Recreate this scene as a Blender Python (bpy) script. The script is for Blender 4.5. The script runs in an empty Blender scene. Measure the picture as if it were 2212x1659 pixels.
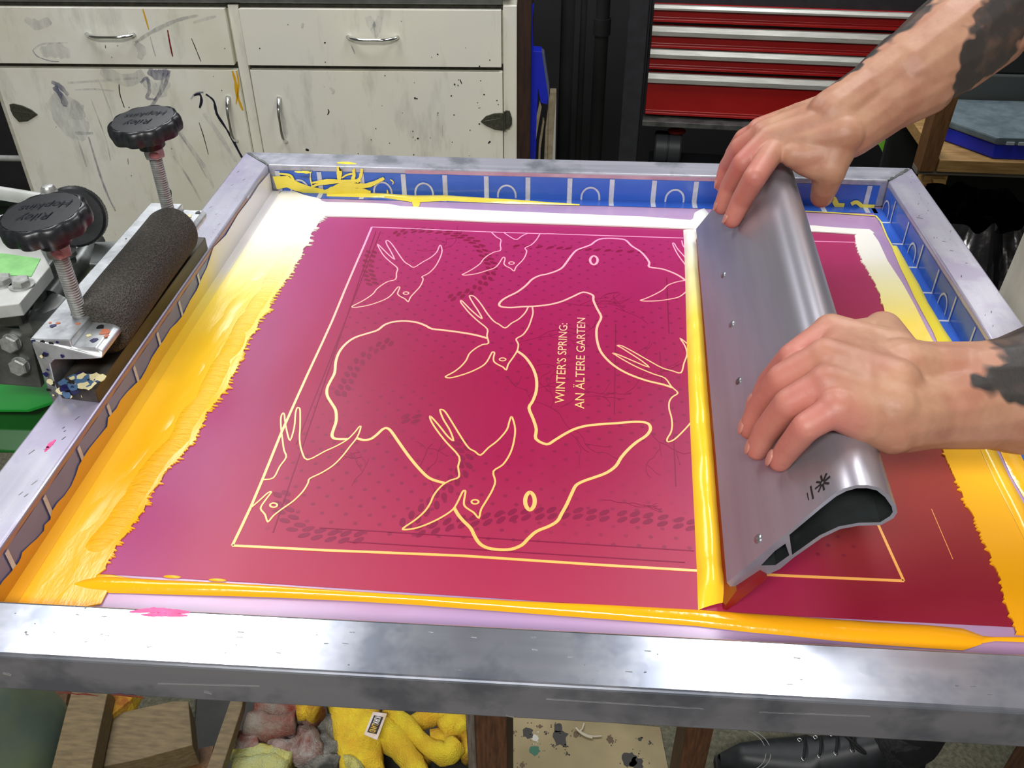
import bpy, bmesh, math, random
from mathutils import Vector, Matrix, noise
from mathutils.geometry import tessellate_polygon
random.seed(7)
V = Vector
TAU = math.tau
# ------------------------------------------------------------------ camera (solved from the photo; world = bench, metres)
T = .95                      # height of the top face of the screen frame
ZM = .917                    # height of the stretched mesh
FPX, PIT, YAW, ROL = 1955.0, .6386, -.067, -.0024
CAM = V((.3898, -.2978, T + .4249))
_F = V((math.sin(YAW)*math.cos(PIT), math.cos(YAW)*math.cos(PIT), -math.sin(PIT)))
_R = V((math.cos(YAW), -math.sin(YAW), 0)); _U = _R.cross(_F)
_R2 = _R*math.cos(ROL) + _U*math.sin(ROL); _U2 = _U*math.cos(ROL) - _R*math.sin(ROL)
def ray(u, v): return _F + _R2*((u-1106)/FPX) - _U2*((v-829.5)/FPX)
def pz(u, v, z=ZM):
    d = ray(u, v); return CAM + d*((z-CAM.z)/d.z)
def py(u, v, y):
    d = ray(u, v); return CAM + d*((y-CAM.y)/d.y)
def px(u, v, x):
    d = ray(u, v); return CAM + d*((x-CAM.x)/d.x)
def pd(u, v, dep): return CAM + ray(u, v)*dep
def pl(u, v, o, n):
    d = ray(u, v); return CAM + d*((o-CAM).dot(n)/d.dot(n))
def z4(o, pts, s=4.424): return [(o[0]+x/s, o[1]+y/s) for x, y in pts]
cd = bpy.data.cameras.new('camera'); cam = bpy.data.objects.new('camera', cd)
bpy.context.scene.collection.objects.link(cam)
cd.sensor_fit = 'HORIZONTAL'; cd.sensor_width = 36; cd.lens = 36*FPX/2212; cd.clip_start = .02; cd.clip_end = 50
cam.matrix_world = Matrix(((_R2.x, _U2.x, -_F.x, CAM.x), (_R2.y, _U2.y, -_F.y, CAM.y), (_R2.z, _U2.z, -_F.z, CAM.z), (0, 0, 0, 1)))
bpy.context.scene.camera = cam
COL = bpy.context.scene.collection

# ------------------------------------------------------------------ materials
def lin(c):
    if isinstance(c, str): c = [int(c[i:i+2], 16) for i in (0, 2, 4)]
    return tuple(((x/255)/12.92 if x/255 <= .04045 else ((x/255+.055)/1.055)**2.4) for x in c) + (1,)
class NT:
    def __init__(s, name):
        s.m = bpy.data.materials.new(name); s.m.use_nodes = True; s.t = s.m.node_tree; s.n = s.t.nodes
        s.b = s.n['Principled BSDF']; s.pos = s.n.new('ShaderNodeNewGeometry')
    def new(s, k, **a):
        x = s.n.new('ShaderNode'+k)
        for q, w in a.items(): setattr(x, q, w)
        return x
    def link(s, a, b): s.t.links.new(a, b)
    def mapped(s, scale=(1, 1, 1), rot=(0, 0, 0)):
        m = s.new('Mapping'); m.inputs['Scale'].default_value = scale; m.inputs['Rotation'].default_value = rot
        s.link(s.pos.outputs['Position'], m.inputs['Vector']); return m.outputs[0]
    def noise(s, scale, vec=None, detail=4, rough=.55):
        x = s.new('TexNoise'); x.inputs['Scale'].default_value = scale; x.inputs['Detail'].default_value = detail
        x.inputs['Roughness'].default_value = rough
        s.link(vec or s.pos.outputs['Position'], x.inputs['Vector']); return x.outputs['Fac']
    def ramp(s, fac, stops, interp='LINEAR'):
        r = s.new('ValToRGB'); r.color_ramp.interpolation = interp
        e = r.color_ramp.elements
        while len(e) < len(stops): e.new(.5)
        for i, (p, c) in enumerate(stops):
            e[i].position = p; e[i].color = c if len(c) == 4 and not isinstance(c, str) else lin(c)
        s.link(fac, r.inputs[0]); return r.outputs[0]
    def mix(s, fac, a, b, mode='MIX'):
        x = s.new('Mix'); x.data_type = 'RGBA'; x.blend_type = mode
        for k, v in ((0, fac), (6, a), (7, b)):
            if isinstance(v, bpy.types.NodeSocket): s.link(v, x.inputs[k])
            else: x.inputs[k].default_value = v if k == 0 or not isinstance(v, (str, list)) else lin(v)
        return x.outputs[2]
    def math(s, op, a, b=0, clamp=False):
        x = s.new('Math', operation=op); x.use_clamp = clamp
        for k, v in ((0, a), (1, b)):
            if isinstance(v, bpy.types.NodeSocket): s.link(v, x.inputs[k])
            else: x.inputs[k].default_value = v
        return x.outputs[0]
    def axis(s, k):
        x = s.new('SeparateXYZ'); s.link(s.pos.outputs['Position'], x.inputs[0]); return x.outputs[k]
    def bump(s, h, st=.3, d=.001):
        x = s.new('Bump'); x.inputs['Strength'].default_value = st; x.inputs['Distance'].default_value = d
        s.link(h, x.inputs['Height']); s.link(x.outputs[0], s.b.inputs['Normal'])
    def set(s, color=None, rough=None, metal=None, **kw):
        for k, v in (('Base Color', color), ('Roughness', rough), ('Metallic', metal)):
            if v is None: continue
            if isinstance(v, bpy.types.NodeSocket): s.link(v, s.b.inputs[k])
            else: s.b.inputs[k].default_value = lin(v) if k == 'Base Color' and (isinstance(v, str) or len(v) == 3) else v
        for k, v in kw.items(): s.b.inputs[k.replace('_', ' ')].default_value = v
        return s.m
def simple(name, c, rough=.5, metal=0, c2=None, sc=30, bump=0, bsc=200, bd=.0006, stretch=None, **kw):
    t = NT(name); col = c
    vec = t.mapped(stretch) if stretch else None
    if c2: col = t.ramp(t.noise(sc, vec), [(.35, c), (.65, c2)])
    if bump: t.bump(t.noise(bsc, vec), bump, bd)
    return t.set(col, rough, metal, **kw)

# ------------------------------------------------------------------ mesh builder
class MB:
    def __init__(s): s.v = []; s.f = []; s.m = []
    def add(s, vs, fs, mi=0):
        o = len(s.v); s.v += [V(p) for p in vs]
        for f in fs: s.f.append([o+i for i in f]); s.m.append(mi)
        return s
    def box(s, a, b, mi=0, ax=None, org=None):
        """box between corners a and b, optionally in a local frame (ax = 3 vectors, org)"""
        vs = [(x, y, z) for x in (a[0], b[0]) for y in (a[1], b[1]) for z in (a[2], b[2])]
        if ax: vs = [org + ax[0]*p[0] + ax[1]*p[1] + ax[2]*p[2] for p in vs]
        return s.add(vs, [(0, 1, 3, 2), (4, 6, 7, 5), (0, 4, 5, 1), (2, 3, 7, 6), (0, 2, 6, 4), (1, 5, 7, 3)], mi)
    def prism(s, poly, off, mi=0, bottom=True):
        """polygon (3-D points) extruded by the vector off"""
        poly = [V(p) for p in poly]; n = len(poly); off = V(off)
        tri = tessellate_polygon([poly])
        s.add(poly + [p+off for p in poly], [], mi); o = len(s.v)-2*n
        nn = sum(((poly[i]-poly[0]).cross(poly[(i+1) % n]-poly[0]) for i in range(n)), V((0, 0, 0)))
        fl = nn.dot(off) < 0
        for t in tri:
            t = list(t)
            a, b, c = (poly[i] for i in t)
            if (b-a).cross(c-a).dot(off) < 0: t.reverse()
            s.f.append([o+n+i for i in t]); s.m.append(mi)
            if bottom: s.f.append([o+i for i in reversed(t)]); s.m.append(mi)
        for i in range(n):
            j = (i+1) % n
            q = [o+i, o+j, o+n+j, o+n+i]
            if fl: q.reverse()
            s.f.append(q); s.m.append(mi)
        return s
    def tube(s, pts, rad, seg=12, mi=0, caps=True, closed=False):
        pts = [V(p) for p in pts]; n = len(pts)
        if not isinstance(rad, (list, tuple)): rad = [rad]*n
        o = len(s.v); up = None
        for i, p in enumerate(pts):
            if closed: t = pts[(i+1) % n]-pts[i-1]
            else: t = pts[min(i+1, n-1)]-pts[max(i-1, 0)]
            t = t.normalized() if t.length > 1e-9 else V((0, 0, 1))
            if up is None: up = V((0, 0, 1)) if abs(t.z) < .9 else V((1, 0, 0))
            a = (up - t*up.dot(t)).normalized(); b = t.cross(a); up = a
            r = rad[i]; r = r if isinstance(r, (tuple, list)) else (r, r)
            for k in range(seg):
                an = TAU*k/seg; s.v.append(p + a*math.cos(an)*r[0] + b*math.sin(an)*r[1])
        for i in range(n if closed else n-1):
            j = (i+1) % n
            for k in range(seg):
                l = (k+1) % seg; s.f.append([o+i*seg+k, o+i*seg+l, o+j*seg+l, o+j*seg+k]); s.m.append(mi)
        if caps and not closed:
            s.f.append([o+k for k in reversed(range(seg))]); s.m.append(mi)
            s.f.append([o+(n-1)*seg+k for k in range(seg)]); s.m.append(mi)
        return s
    def lathe(s, prof, org, axis=(0, 0, 1), seg=24, mi=0, fn=None):
        """prof = (radius, height) pairs revolved about axis through org; fn(angle, i)->radius factor"""
        axis = V(axis).normalized(); up = V((0, 0, 1)) if abs(axis.z) < .9 else V((1, 0, 0))
        a = (up - axis*up.dot(axis)).normalized(); b = axis.cross(a); org = V(org)
        o = len(s.v)
        for i, (r, h) in enumerate(prof):
            for k in range(seg):
                an = TAU*k/seg; q = r*(fn(an, i) if fn else 1)
                s.v.append(org + axis*h + a*math.cos(an)*q + b*math.sin(an)*q)
        for i in range(len(prof)-1):
            for k in range(seg):
                l = (k+1) % seg; s.f.append([o+i*seg+k, o+i*seg+l, o+(i+1)*seg+l, o+(i+1)*seg+k]); s.m.append(mi)
        s.f.append([o+k for k in reversed(range(seg))]); s.m.append(mi)
        s.f.append([o+(len(prof)-1)*seg+k for k in range(seg)]); s.m.append(mi)
        return s
    def ribbon(s, pts, w, n=(0, 0, 1), h=.0003, mi=0, closed=False):
        """raised flat stroke of width w along pts on a surface of normal n"""
        pts = [V(p) for p in pts]; n = V(n).normalized(); m = len(pts); L = []; Rr = []
        ws = w if isinstance(w, (list, tuple)) else [w]*m
        for i, p in enumerate(pts):
            if closed: a, b = pts[i-1], pts[(i+1) % m]
            else: a, b = pts[max(i-1, 0)], pts[min(i+1, m-1)]
            t1 = (p-a).normalized() if (p-a).length > 1e-9 else (b-p).normalized()
            t2 = (b-p).normalized() if (b-p).length > 1e-9 else t1
            t = (t1+t2); t = t.normalized() if t.length > 1e-6 else t1
            sd = n.cross(t).normalized(); k = min(1.8, 1/max(.3, abs(sd.dot(n.cross(t1)))))
            L.append(p+sd*ws[i]/2*k); Rr.append(p-sd*ws[i]/2*k)
        o = len(s.v)
        for i in range(m): s.v += [L[i], Rr[i], Rr[i]+n*h, L[i]+n*h]
        for i in range(m if closed else m-1):
            j = (i+1) % m; A, B = o+4*i, o+4*j
            for f in ((A+3, A+2, B+2, B+3), (A, A+3, B+3, B), (A+2, A+1, B+1, B+2)): s.f.append(list(f)); s.m.append(mi)
        if not closed:
            s.f.append([o, o+1, o+2, o+3]); s.m.append(mi)
            e = o+4*(m-1); s.f.append([e+3, e+2, e+1, e]); s.m.append(mi)
        return s
    def blob(s, c, r, mi=0, nz=0, nsc=20, seg=20, rings=12, mat=None):
        """ellipsoid with noise"""
        c = V(c); r = r if isinstance(r, (tuple, list)) else (r, r, r); o = len(s.v)
        for i in range(rings+1):
            th = math.pi*i/rings
            for k in range(seg):
                ph = TAU*k/seg; d = V((math.sin(th)*math.cos(ph), math.sin(th)*math.sin(ph), math.cos(th)))
                q = 1 + (nz*noise.noise((c+V((d.x*r[0], d.y*r[1], d.z*r[2])))*nsc) if nz else 0)
                p = V((d.x*r[0], d.y*r[1], d.z*r[2]))*q
                if mat: p = mat @ p
                s.v.append(c+p)
        for i in range(rings):
            for k in range(seg):
                l = (k+1) % seg; s.f.append([o+i*seg+k, o+(i+1)*seg+k, o+(i+1)*seg+l, o+i*seg+l]); s.m.append(mi)
        return s
    def grid(s, nu, nv, fn, mi=0, both=0):
        o = len(s.v)
        for i in range(nu+1):
            for j in range(nv+1): s.v.append(V(fn(i/nu, j/nv)))
        for i in range(nu):
            for j in range(nv):
                a = o+i*(nv+1)+j; s.f.append([a, a+nv+1, a+nv+2, a+1]); s.m.append(mi)
        return s
    def build(s, name, mats, parent=None, smooth=False, bevel=0, bseg=2, weld=False, auto=None):
        me = bpy.data.meshes.new(name)
        off = V((0, 0, 0))
        if parent is None and s.v:      # origin at the base centre of the thing
            lo = V([min(p[i] for p in s.v) for i in range(3)]); hi = V([max(p[i] for p in s.v) for i in range(3)])
            off = V(((lo.x+hi.x)/2, (lo.y+hi.y)/2, lo.z))
        me.from_pydata([tuple(p-off) for p in s.v], [], s.f)
        mats = mats if isinstance(mats, (list, tuple)) else [mats]
        for m in mats: me.materials.append(m)
        for p, mi in zip(me.polygons, s.m): p.material_index = mi; p.use_smooth = smooth
        if weld or auto is not None:
            bm = bmesh.new(); bm.from_mesh(me); bmesh.ops.remove_doubles(bm, verts=bm.verts, dist=1e-6)
            bmesh.ops.dissolve_degenerate(bm, edges=bm.edges, dist=1e-7)
            if auto is not None:
                for f in bm.faces: f.smooth = True
                for e in bm.edges:
                    if len(e.link_faces) == 2 and e.calc_face_angle(0) > math.radians(auto): e.smooth = False
            bm.to_mesh(me); bm.free()
        me.update()
        o = bpy.data.objects.new(name, me); COL.objects.link(o); o.location = off
        if bevel:
            b = o.modifiers.new('bevel', 'BEVEL'); b.width = bevel; b.segments = bseg; b.limit_method = 'ANGLE'; b.angle_limit = math.radians(35)
            b.harden_normals = False
        if parent is not None:
            o.parent = parent; o.matrix_parent_inverse = Matrix.Translation(root_loc(parent)).inverted()
        return o
def root_loc(o):
    return V(o['_w']) if '_w' in o else V((0, 0, 0)) if o.parent else V(o.location)
def tag(o, label, cat, group=None, kind=None):
    o['label'] = label; o['category'] = cat
    if group: o['group'] = group
    if kind: o['kind'] = kind
    return o
def thing(name, loc, label, cat, group=None):
    o = bpy.data.objects.new(name, None); COL.objects.link(o); o.location = loc; o.empty_display_size = .02
    return tag(o, label, cat, group)
def struct(o): o['kind'] = 'structure'; return o
def cr(pts, n=6, closed=False):
    """Catmull-Rom through the points"""
    P = [V(p) for p in pts]; out = []; m = len(P)
    for i in range(m if closed else m-1):
        p0 = P[i-1] if (i > 0 or closed) else P[0]; p1 = P[i]; p2 = P[(i+1) % m]; p3 = P[(i+2) % m] if (i+2 < m or closed) else P[-1]
        for k in range(n):
            t = k/n
            out.append(.5*((2*p1)+(p2-p0)*t+(2*p0-5*p1+4*p2-p3)*t*t+(3*p1-p0-3*p2+p3)*t**3))
    if not closed: out.append(P[-1])
    return out
def ell(c, a, b, n=24): return [c + a*math.cos(TAU*k/n) + b*math.sin(TAU*k/n) for k in range(n)]
def text_mesh(body, size, mb, org, right, up, depth=.0006, mi=0, sx=1, shear=0, space=1, off=0, fit=None, bold=0):
    """lettering as mesh laid on a surface; fit = length the line must have"""
    cu = bpy.data.curves.new('t', 'FONT'); cu.body = body; cu.size = 1; cu.shear = shear; cu.space_character = space; cu.extrude = 0; cu.offset = bold
    cu.resolution_u = 3
    ob = bpy.data.objects.new('t', cu); COL.objects.link(ob)
    bpy.context.view_layer.update()
    me = bpy.data.meshes.new_from_object(ob.evaluated_get(bpy.context.evaluated_depsgraph_get()))
    bpy.data.objects.remove(ob); xs = [v.co.x for v in me.vertices]; w = max(xs)-min(xs); x0 = min(xs)
    k = fit/w if fit else size*sx
    right = V(right).normalized(); up = V(up).normalized(); n = right.cross(up)
    vs = [V(org)+right*((v.co.x-x0)*k)+up*(v.co.y*size)+n*depth for v in me.vertices]
    mb.add(vs, [list(p.vertices) for p in me.polygons], mi)
    bpy.data.meshes.remove(me); return w*k
# ------------------------------------------------------------------ shared materials
def brushed(name, c, c2, rough=.3, metal=.9, stretch=(6, 60, 60), dirt='9a94a8', bst=.15):
    t = NT(name)
    n1 = t.noise(1.0, t.mapped(stretch), 6, .6); n2 = t.noise(14, None, 5, .6); n3 = t.noise(60, t.mapped((.35, 1, 1)), 4, .6)
    base = t.ramp(n1, [(.3, c), (.7, c2)])
    col = t.mix(t.ramp(n2, [(.48, (0, 0, 0, 1)), (.6, (1, 1, 1, 1))]), base, dirt)
    r = t.math('ADD', t.math('MULTIPLY', n2, .16), rough-.06)
    t.bump(n3, bst, .0002)
    return t.set(col, r, metal)
M = {}
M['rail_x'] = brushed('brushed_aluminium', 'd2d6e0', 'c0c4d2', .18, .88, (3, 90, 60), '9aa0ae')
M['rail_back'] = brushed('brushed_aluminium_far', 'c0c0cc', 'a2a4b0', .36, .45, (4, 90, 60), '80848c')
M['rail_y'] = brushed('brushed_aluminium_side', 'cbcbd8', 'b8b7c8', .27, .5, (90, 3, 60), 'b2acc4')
M['chan'] = brushed('worn_channel_aluminium', 'cfd2d4', 'a9adb0', .35, .7, (60, 60, 60), '8b8d90')
M['steel'] = brushed('grey_steel', '8e9290', '6e7270', .4, .8, (40, 40, 40), '5c5f5c')
M['steel_light'] = brushed('light_steel', 'b4b8b8', '8e9292', .32, .85, (60, 60, 60), '80827e')
M['chrome'] = simple('chrome', 'dfe2e2', .12, 1)
M['zinc'] = simple('zinc_bolt', 'b4b6b4', .38, .55, c2='9a9c98', sc=200, bump=.2, bsc=500)
M['brass'] = simple('stained_brass', '8a5a26', .45, .6, c2='4a2e14', sc=120)
M['black_plastic'] = simple('black_plastic', '24262a', .32, 0, c2='1a1c1e', sc=300, bump=.12, bsc=1800)
M['black_matt'] = simple('matt_black', '141516', .6)
M['black_post'] = simple('dark_grey_enamel', '24262b', .55, c2='1b1c20', sc=40)
M['foam'] = None
t = NT('charcoal_foam'); n = t.new('TexVoronoi'); n.inputs['Scale'].default_value = 750; t.link(t.pos.outputs['Position'], n.inputs['Vector'])
t.bump(n.outputs['Distance'], .9, .0012); M['foam'] = t.set(t.ramp(n.outputs['Distance'], [(.1, '1c1a17'), (.7, '4b4741')]), .95)
# cream paint with grime
def cream(name, c='f4f3e8', c2='e6e3d0', st=None):
    t = NT(name); n1 = t.noise(3.2, None, 5, .6); n2 = t.noise(9, t.mapped((2, 2, .5)), 5, .65); n3 = t.noise(70, None, 2)
    v = t.new('TexVoronoi'); v.inputs['Scale'].default_value = 26; t.link(t.pos.outputs['Position'], v.inputs['Vector'])
    col = t.ramp(n1, [(.38, c), (.62, c2)])
    col = t.mix(t.ramp(n2, [(.54, (0, 0, 0, 1)), (.72, (.55, .55, .55, 1))]), col, 'b3b2a4')
    sp = t.ramp(v.outputs['Distance'], [(.03, (1, 1, 1, 1)), (.05, (0, 0, 0, 1))])
    sp = t.math('MULTIPLY', sp, t.ramp(t.noise(6), [(.52, (0, 0, 0, 1)), (.56, (1, 1, 1, 1))]))
    col = t.mix(sp, col, '4a4a42')
    t.bump(t.noise(120, t.mapped((1, 1, .4))), .12, .0008)
    return t.set(col, .42)
M['cream'] = cream('cream_paint')
M['cream2'] = cream('cream_paint_yellowed', 'f2efdd', 'ebe9dd')
M['cream_edge'] = simple('chipped_cream_edge', 'd6d4c4', .5, c2='c2c0aa', sc=60)
M['gap'] = simple('dark_olive_gap', '3a392c', .7, c2='24231b', sc=80)  # dark olive for the strips along the drawer and door gaps
M['worktop'] = simple('grey_worktop_edge', '7c7d7b', .35, .5, c2='696a68', sc=30)
M['hinge'] = simple('painted_hinge_metal', '66675a', .4, .6, c2='4e4f44', sc=200)
M['darkwood'] = simple('dark_brown_wood', '3a2113', .6, c2='24130a', sc=20, stretch=(8, 8, 1))
def wood(name, a, b, sc=12, stretch=(1, 8, 8), rough=.6):
    return simple(name, a, rough, c2=b, sc=sc, stretch=stretch, bump=.2, bsc=60)
M['wood_pale'] = wood('pale_pine', 'a58a5c', '8a7048', 20, (2, 8, 14))
M['wood_dull'] = wood('dull_plywood', '776646', '5f5035', 20, (2, 10, 14))
M['wood_shelf'] = wood('shelf_pine', 'a8854f', '8a6a3a', 20, (1, 8, 14))
M['wood_post'] = wood('brown_timber', '6e4c28', '553717', 20, (12, 12, 1.5))
M['wood_leg'] = wood('brown_leg_wood', '5a3a22', '3c2414', 20, (14, 14, 1.5))
M['wood_leg2'] = wood('grey_edge_wood', '6e665c', '4e453a', 20, (14, 14, 1.5))
M['red'] = simple('red_enamel', 'a81818', .33, 0, c2='981414', sc=6)
M['pull'] = simple('aluminium_pull', 'bcbcb4', .38, .45, c2='a6a69e', sc=10, stretch=(2, 2, 30))
M['grey_rail'] = simple('dark_grey_rail', '5a5a58', .5, .2, c2='3c3c3b', sc=40)
M['blue_plastic'] = simple('blue_plastic', '1226b4', .35)
M['blue_sheet'] = simple('blue_sheet', '1a2cc8', .4)
M['cardboard'] = simple('cardboard', 'a0947a', .8, c2='8a7d62', sc=60)
M['cardboard_edge'] = simple('pale_board', 'b9b7b0', .7)
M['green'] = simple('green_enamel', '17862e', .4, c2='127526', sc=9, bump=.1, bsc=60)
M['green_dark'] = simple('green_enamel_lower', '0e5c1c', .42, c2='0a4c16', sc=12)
M['lime'] = simple('lime_plastic', '7fc83a', .5)
M['sticker'] = simple('pale_green_label', '86c878', .5, c2='74b368', sc=90)
M['white_metal'] = simple('white_painted_metal', 'c9cbc8', .4, .3, c2='b5b8b4', sc=30)
# screen: mesh fabric, emulsion, inks
t = NT('lilac_mesh_fabric'); n1 = t.noise(5, t.mapped((1, 3, 1))); n2 = t.noise(1400)
t.bump(n2, .12, .0003); M['mesh'] = t.set(t.ramp(n1, [(.3, 'a88cb4'), (.5, 'b294b8'), (.7, 'ad82a4')]), .22)
M['mesh_under'] = simple('lilac_mesh_reverse', 'b494b4', .6)
t = NT('magenta_stencil'); X_ = t.axis(0); Y_ = t.axis(1)
base = t.ramp(t.noise(3.2, t.mapped((2.2, .7, 1)), 3), [(.3, '900a3e'), (.55, '980f45'), (.75, '90184f')])
fr = t.math('MULTIPLY', t.math('SUBTRACT', .22, Y_), 5, True)           # thinner, redder coat along the front
base = t.mix(fr, base, 'aa344e')
bk = t.math('MULTIPLY', t.math('SUBTRACT', Y_, .33), 3.2, True)
base = t.mix(bk, base, 'a52868')
lf = t.ramp(t.math('ADD', X_, t.math('MULTIPLY', t.noise(8, t.mapped((1, .6, 1))), .08)), [(.13, (1, 1, 1, 1)), (.22, (0, 0, 0, 1))])
base = t.mix(t.math('MULTIPLY', lf, .55), base, 'a2508c')
rt = t.math('MULTIPLY', t.math('SUBTRACT', X_, .55), 30, True)           # ink film already dragged over the right part
rtc = t.ramp(t.math('ADD', Y_, t.math('MULTIPLY', t.noise(7), .08)), [(.12, '8a1830'), (.26, '96402a'), (.40, '9a3a34'), (.5, '9c2a52'), (.6, 'a4305e')])
base = t.mix(t.math('MULTIPLY', rt, .85), base, rtc)
# dots of the earlier print seen through the coat
def dots(t, pitch, r):
    def cell(off):
        sx = t.math('FRACT', t.math('ADD', t.math('DIVIDE', X_, pitch), off)); sy = t.math('FRACT', t.math('ADD', t.math('DIVIDE', Y_, pitch), off))
        dx = t.math('SUBTRACT', sx, .5); dy = t.math('SUBTRACT', sy, .5)
        d = t.math('SQRT', t.math('ADD', t.math('MULTIPLY', dx, dx), t.math('MULTIPLY', dy, dy)))
        return t.math('LESS_THAN', d, r)
    return t.math('MAXIMUM', cell(0), cell(.5))
dm = dots(t, .0172, .095)
inside = t.math('MULTIPLY', t.math('MULTIPLY', t.math('GREATER_THAN', X_, .185), t.math('LESS_THAN', X_, .60)), t.math('MULTIPLY', t.math('GREATER_THAN', Y_, .135), t.math('LESS_THAN', Y_, .585)))
dm = t.math('MULTIPLY', t.math('MULTIPLY', dm, inside), t.math('MULTIPLY', t.ramp(t.noise(9), [(.35, (0, 0, 0, 1)), (.5, (1, 1, 1, 1))]), .52))
base = t.mix(dm, base, '641038')
M['stencil'] = t.set(base, t.math('ADD', .26, t.math('MULTIPLY', t.noise(4, t.mapped((3, .6, 1))), .2)), Specular_IOR_Level=.22)
M['ghost'] = simple('faint_earlier_print', '820e3c', .38, c2='7a0c38', sc=60, Specular_IOR_Level=.22)
M['ghost_line'] = simple('faint_earlier_line', '7c0e3a', .38, Specular_IOR_Level=.22)
def yramp(name, stops, rough, bumps=None, **kw):
    t = NT(name); y = t.math('ADD', t.axis(1), t.math('MULTIPLY', t.math('SUBTRACT', t.noise(7), .5), .05))
    c = t.ramp(y, stops)
    if bumps:
        for sc, st, d, stretch in bumps:
            pass
        sc, st, d, stretch = bumps[0]; t.bump(t.noise(sc, t.mapped(stretch) if stretch else None, 5, .6), st, d)
    return t.set(c, rough, **kw)
INK = [(.0, 'f9a613'), (.2, 'f8b41a'), (.36, 'f7c62c'), (.44, 'f6dc5c'), (.50, 'f3ecae'), (.565, 'f3f1e6'), (.7, 'f4f3ee')]
M['ink'] = yramp('split_fountain_ink', INK, .2, [(26, .16, .004, (2.2, .8, 1))])
M['ink_edge'] = yramp('split_fountain_ink_edge', INK, .13, [(120, .9, .003, (.5, 2.0, 1))])
M['ink_roll'] = yramp('split_fountain_ink_roll', [(.0, 'fbc42a'), (.3, 'fcd034'), (.42, 'f9de58'), (.50, 'f5efb4'), (.565, 'f4f2e8'), (.7, 'f4f3ee')], .2, [(22, .2, .004, (1, 1, 1))])
M['ink_smooth'] = yramp('split_fountain_ink_smooth', INK, .14, [(22, .25, .004, (1, 1, 1))])
M['ink_film'] = yramp('thin_shaded_ink_film', [(.0, 'd99216'), (.2, 'e0a41c'), (.38, 'e4bd34'), (.44, 'e2cf6a'), (.5, 'd8d4d0'), (.7, 'd8d6dc')], .3)  # thin film on the wall; shade of that wall mixed into the tones
M['ink_lemon'] = yramp('lemon_ink', [(.15, 'f2b423'), (.28, 'f0c42c'), (.36, 'ecd83c'), (.6, 'eee060')], .2, [(22, .2, .003, None)])
M['ink_yellow'] = simple('pale_yellow_ink', 'f2e25a', .2, c2='efd94a', sc=40, bump=.4, bsc=60, bd=.002)
M['line'] = yramp('stencil_line_ink', [(.1, 'fcb65a'), (.3, 'fcc27c'), (.44, 'fbb9a4'), (.6, 'f7a3d0')], .3)
M['tape'] = simple('blue_tape', '3a66c4', .22, c2='2f5ab8', sc=14, bump=.1, bsc=40, bd=.002)
M['tape_grey'] = simple('grubby_blue_tape', '5c679c', .3, c2='6a74a6', sc=14)
M['tape_print'] = simple('tape_white_print', 'c9ced8', .35, c2='b4b4be', sc=90)
M['wall_stain'] = simple('ink_stained_rail', 'a8846c', .5, .1, c2='a07c80', sc=30, stretch=(1, 3, 1))
M['wall_pink'] = simple('pink_stained_rail', 'c9a8b4', .45, .2, c2='b48a9c', sc=25)
M['pink_ink'] = simple('pink_ink_smear', 'e8559a', .4, c2='d83a80', sc=120)
M['violet_stain'] = simple('violet_haze_stain', 'a88bb0', .4, .4, c2='b9a0c0', sc=50)
M['urethane'] = simple('red_urethane', '84161c', .3, Subsurface_Weight=.15)
def skin(name, base, red, tat=True):
    t = NT(name); n = t.noise(28, None, 5, .6)
    c = t.ramp(n, [(.35, base), (.65, red)])
    a = t.new('Attribute'); a.attribute_name = 'flush'; c = t.mix(a.outputs['Fac'], c, 'c4706a')
    if tat:
        a = t.new('Attribute'); a.attribute_name = 'tattoo'
        f = t.ramp(a.outputs['Fac'], [(.42, (0, 0, 0, 1)), (.58, (1, 1, 1, 1))])
        f = t.math('MULTIPLY', f, t.ramp(t.noise(45, None, 4), [(.2, (.75, .75, .75, 1)), (.5, (.97, .97, .97, 1))]))
        c = t.mix(f, c, '2a2c2c')
    t.bump(t.noise(260, None, 4, .6), .25, .0008)
    return t.set(c, .5, Subsurface_Weight=.12, Subsurface_Scale=.01)
M['skin'] = skin('skin', 'bd9074', 'ab775f')
M['nail'] = simple('fingernail', 'bd8474', .3)
M['cloth_white'] = simple('off_white_apron', 'd4d0c4', .85, c2='c6c0b0', sc=14, bump=.3, bsc=300)
M['cloth_black'] = simple('black_cloth', '17171a', .85, c2='101012', sc=60)
M['cloth_sock'] = simple('dark_patterned_sock', '2a2a2e', .9, c2='121214', sc=180)
M['hair'] = simple('brown_hair', '3a2a1e', .7, c2='2a1d14', sc=120, bump=.6, bsc=300)
M['leather'] = simple('black_shoe_leather', '1e2226', .5, c2='15181a', sc=60)
M['rubber'] = simple('black_rubber', '101010', .7)
M['lace'] = simple('black_lace', '0c0c0d', .8)
M['eyelet'] = simple('eyelet_metal', 'c0c0c0', .3, 1)
M['yellow_towel'] = simple('yellow_microfibre', 'ead032', .95, c2='dcae2a', sc=22, bump=1, bsc=420, bd=.004)
M['towel_stained'] = simple('stained_yellow_microfibre', 'e2bc2c', .95, c2='9a5c1e', sc=34, bump=1, bsc=420, bd=.004)
M['rag_red'] = simple('red_stained_rag', '8e857a', .95, c2='7a2c1c', sc=26, bump=1, bsc=300, bd=.004)
M['rag_pink'] = simple('pale_rag', 'a8a09a', .95, c2='7a4a3e', sc=40, bump=1, bsc=300, bd=.004)
M['rag_green'] = simple('pale_green_rag', 'a4b088', .95, c2='c6b43a', sc=14, bump=1, bsc=300, bd=.004)
M['rag_dark'] = simple('black_grey_rag', '33332f', .95, c2='8e8c84', sc=30, bump=1, bsc=300, bd=.004)
M['bag'] = simple('black_bin_liner', '0a0a0b', .18, c2='121214', sc=20, bump=.3, bsc=12, bd=.01)
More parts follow.
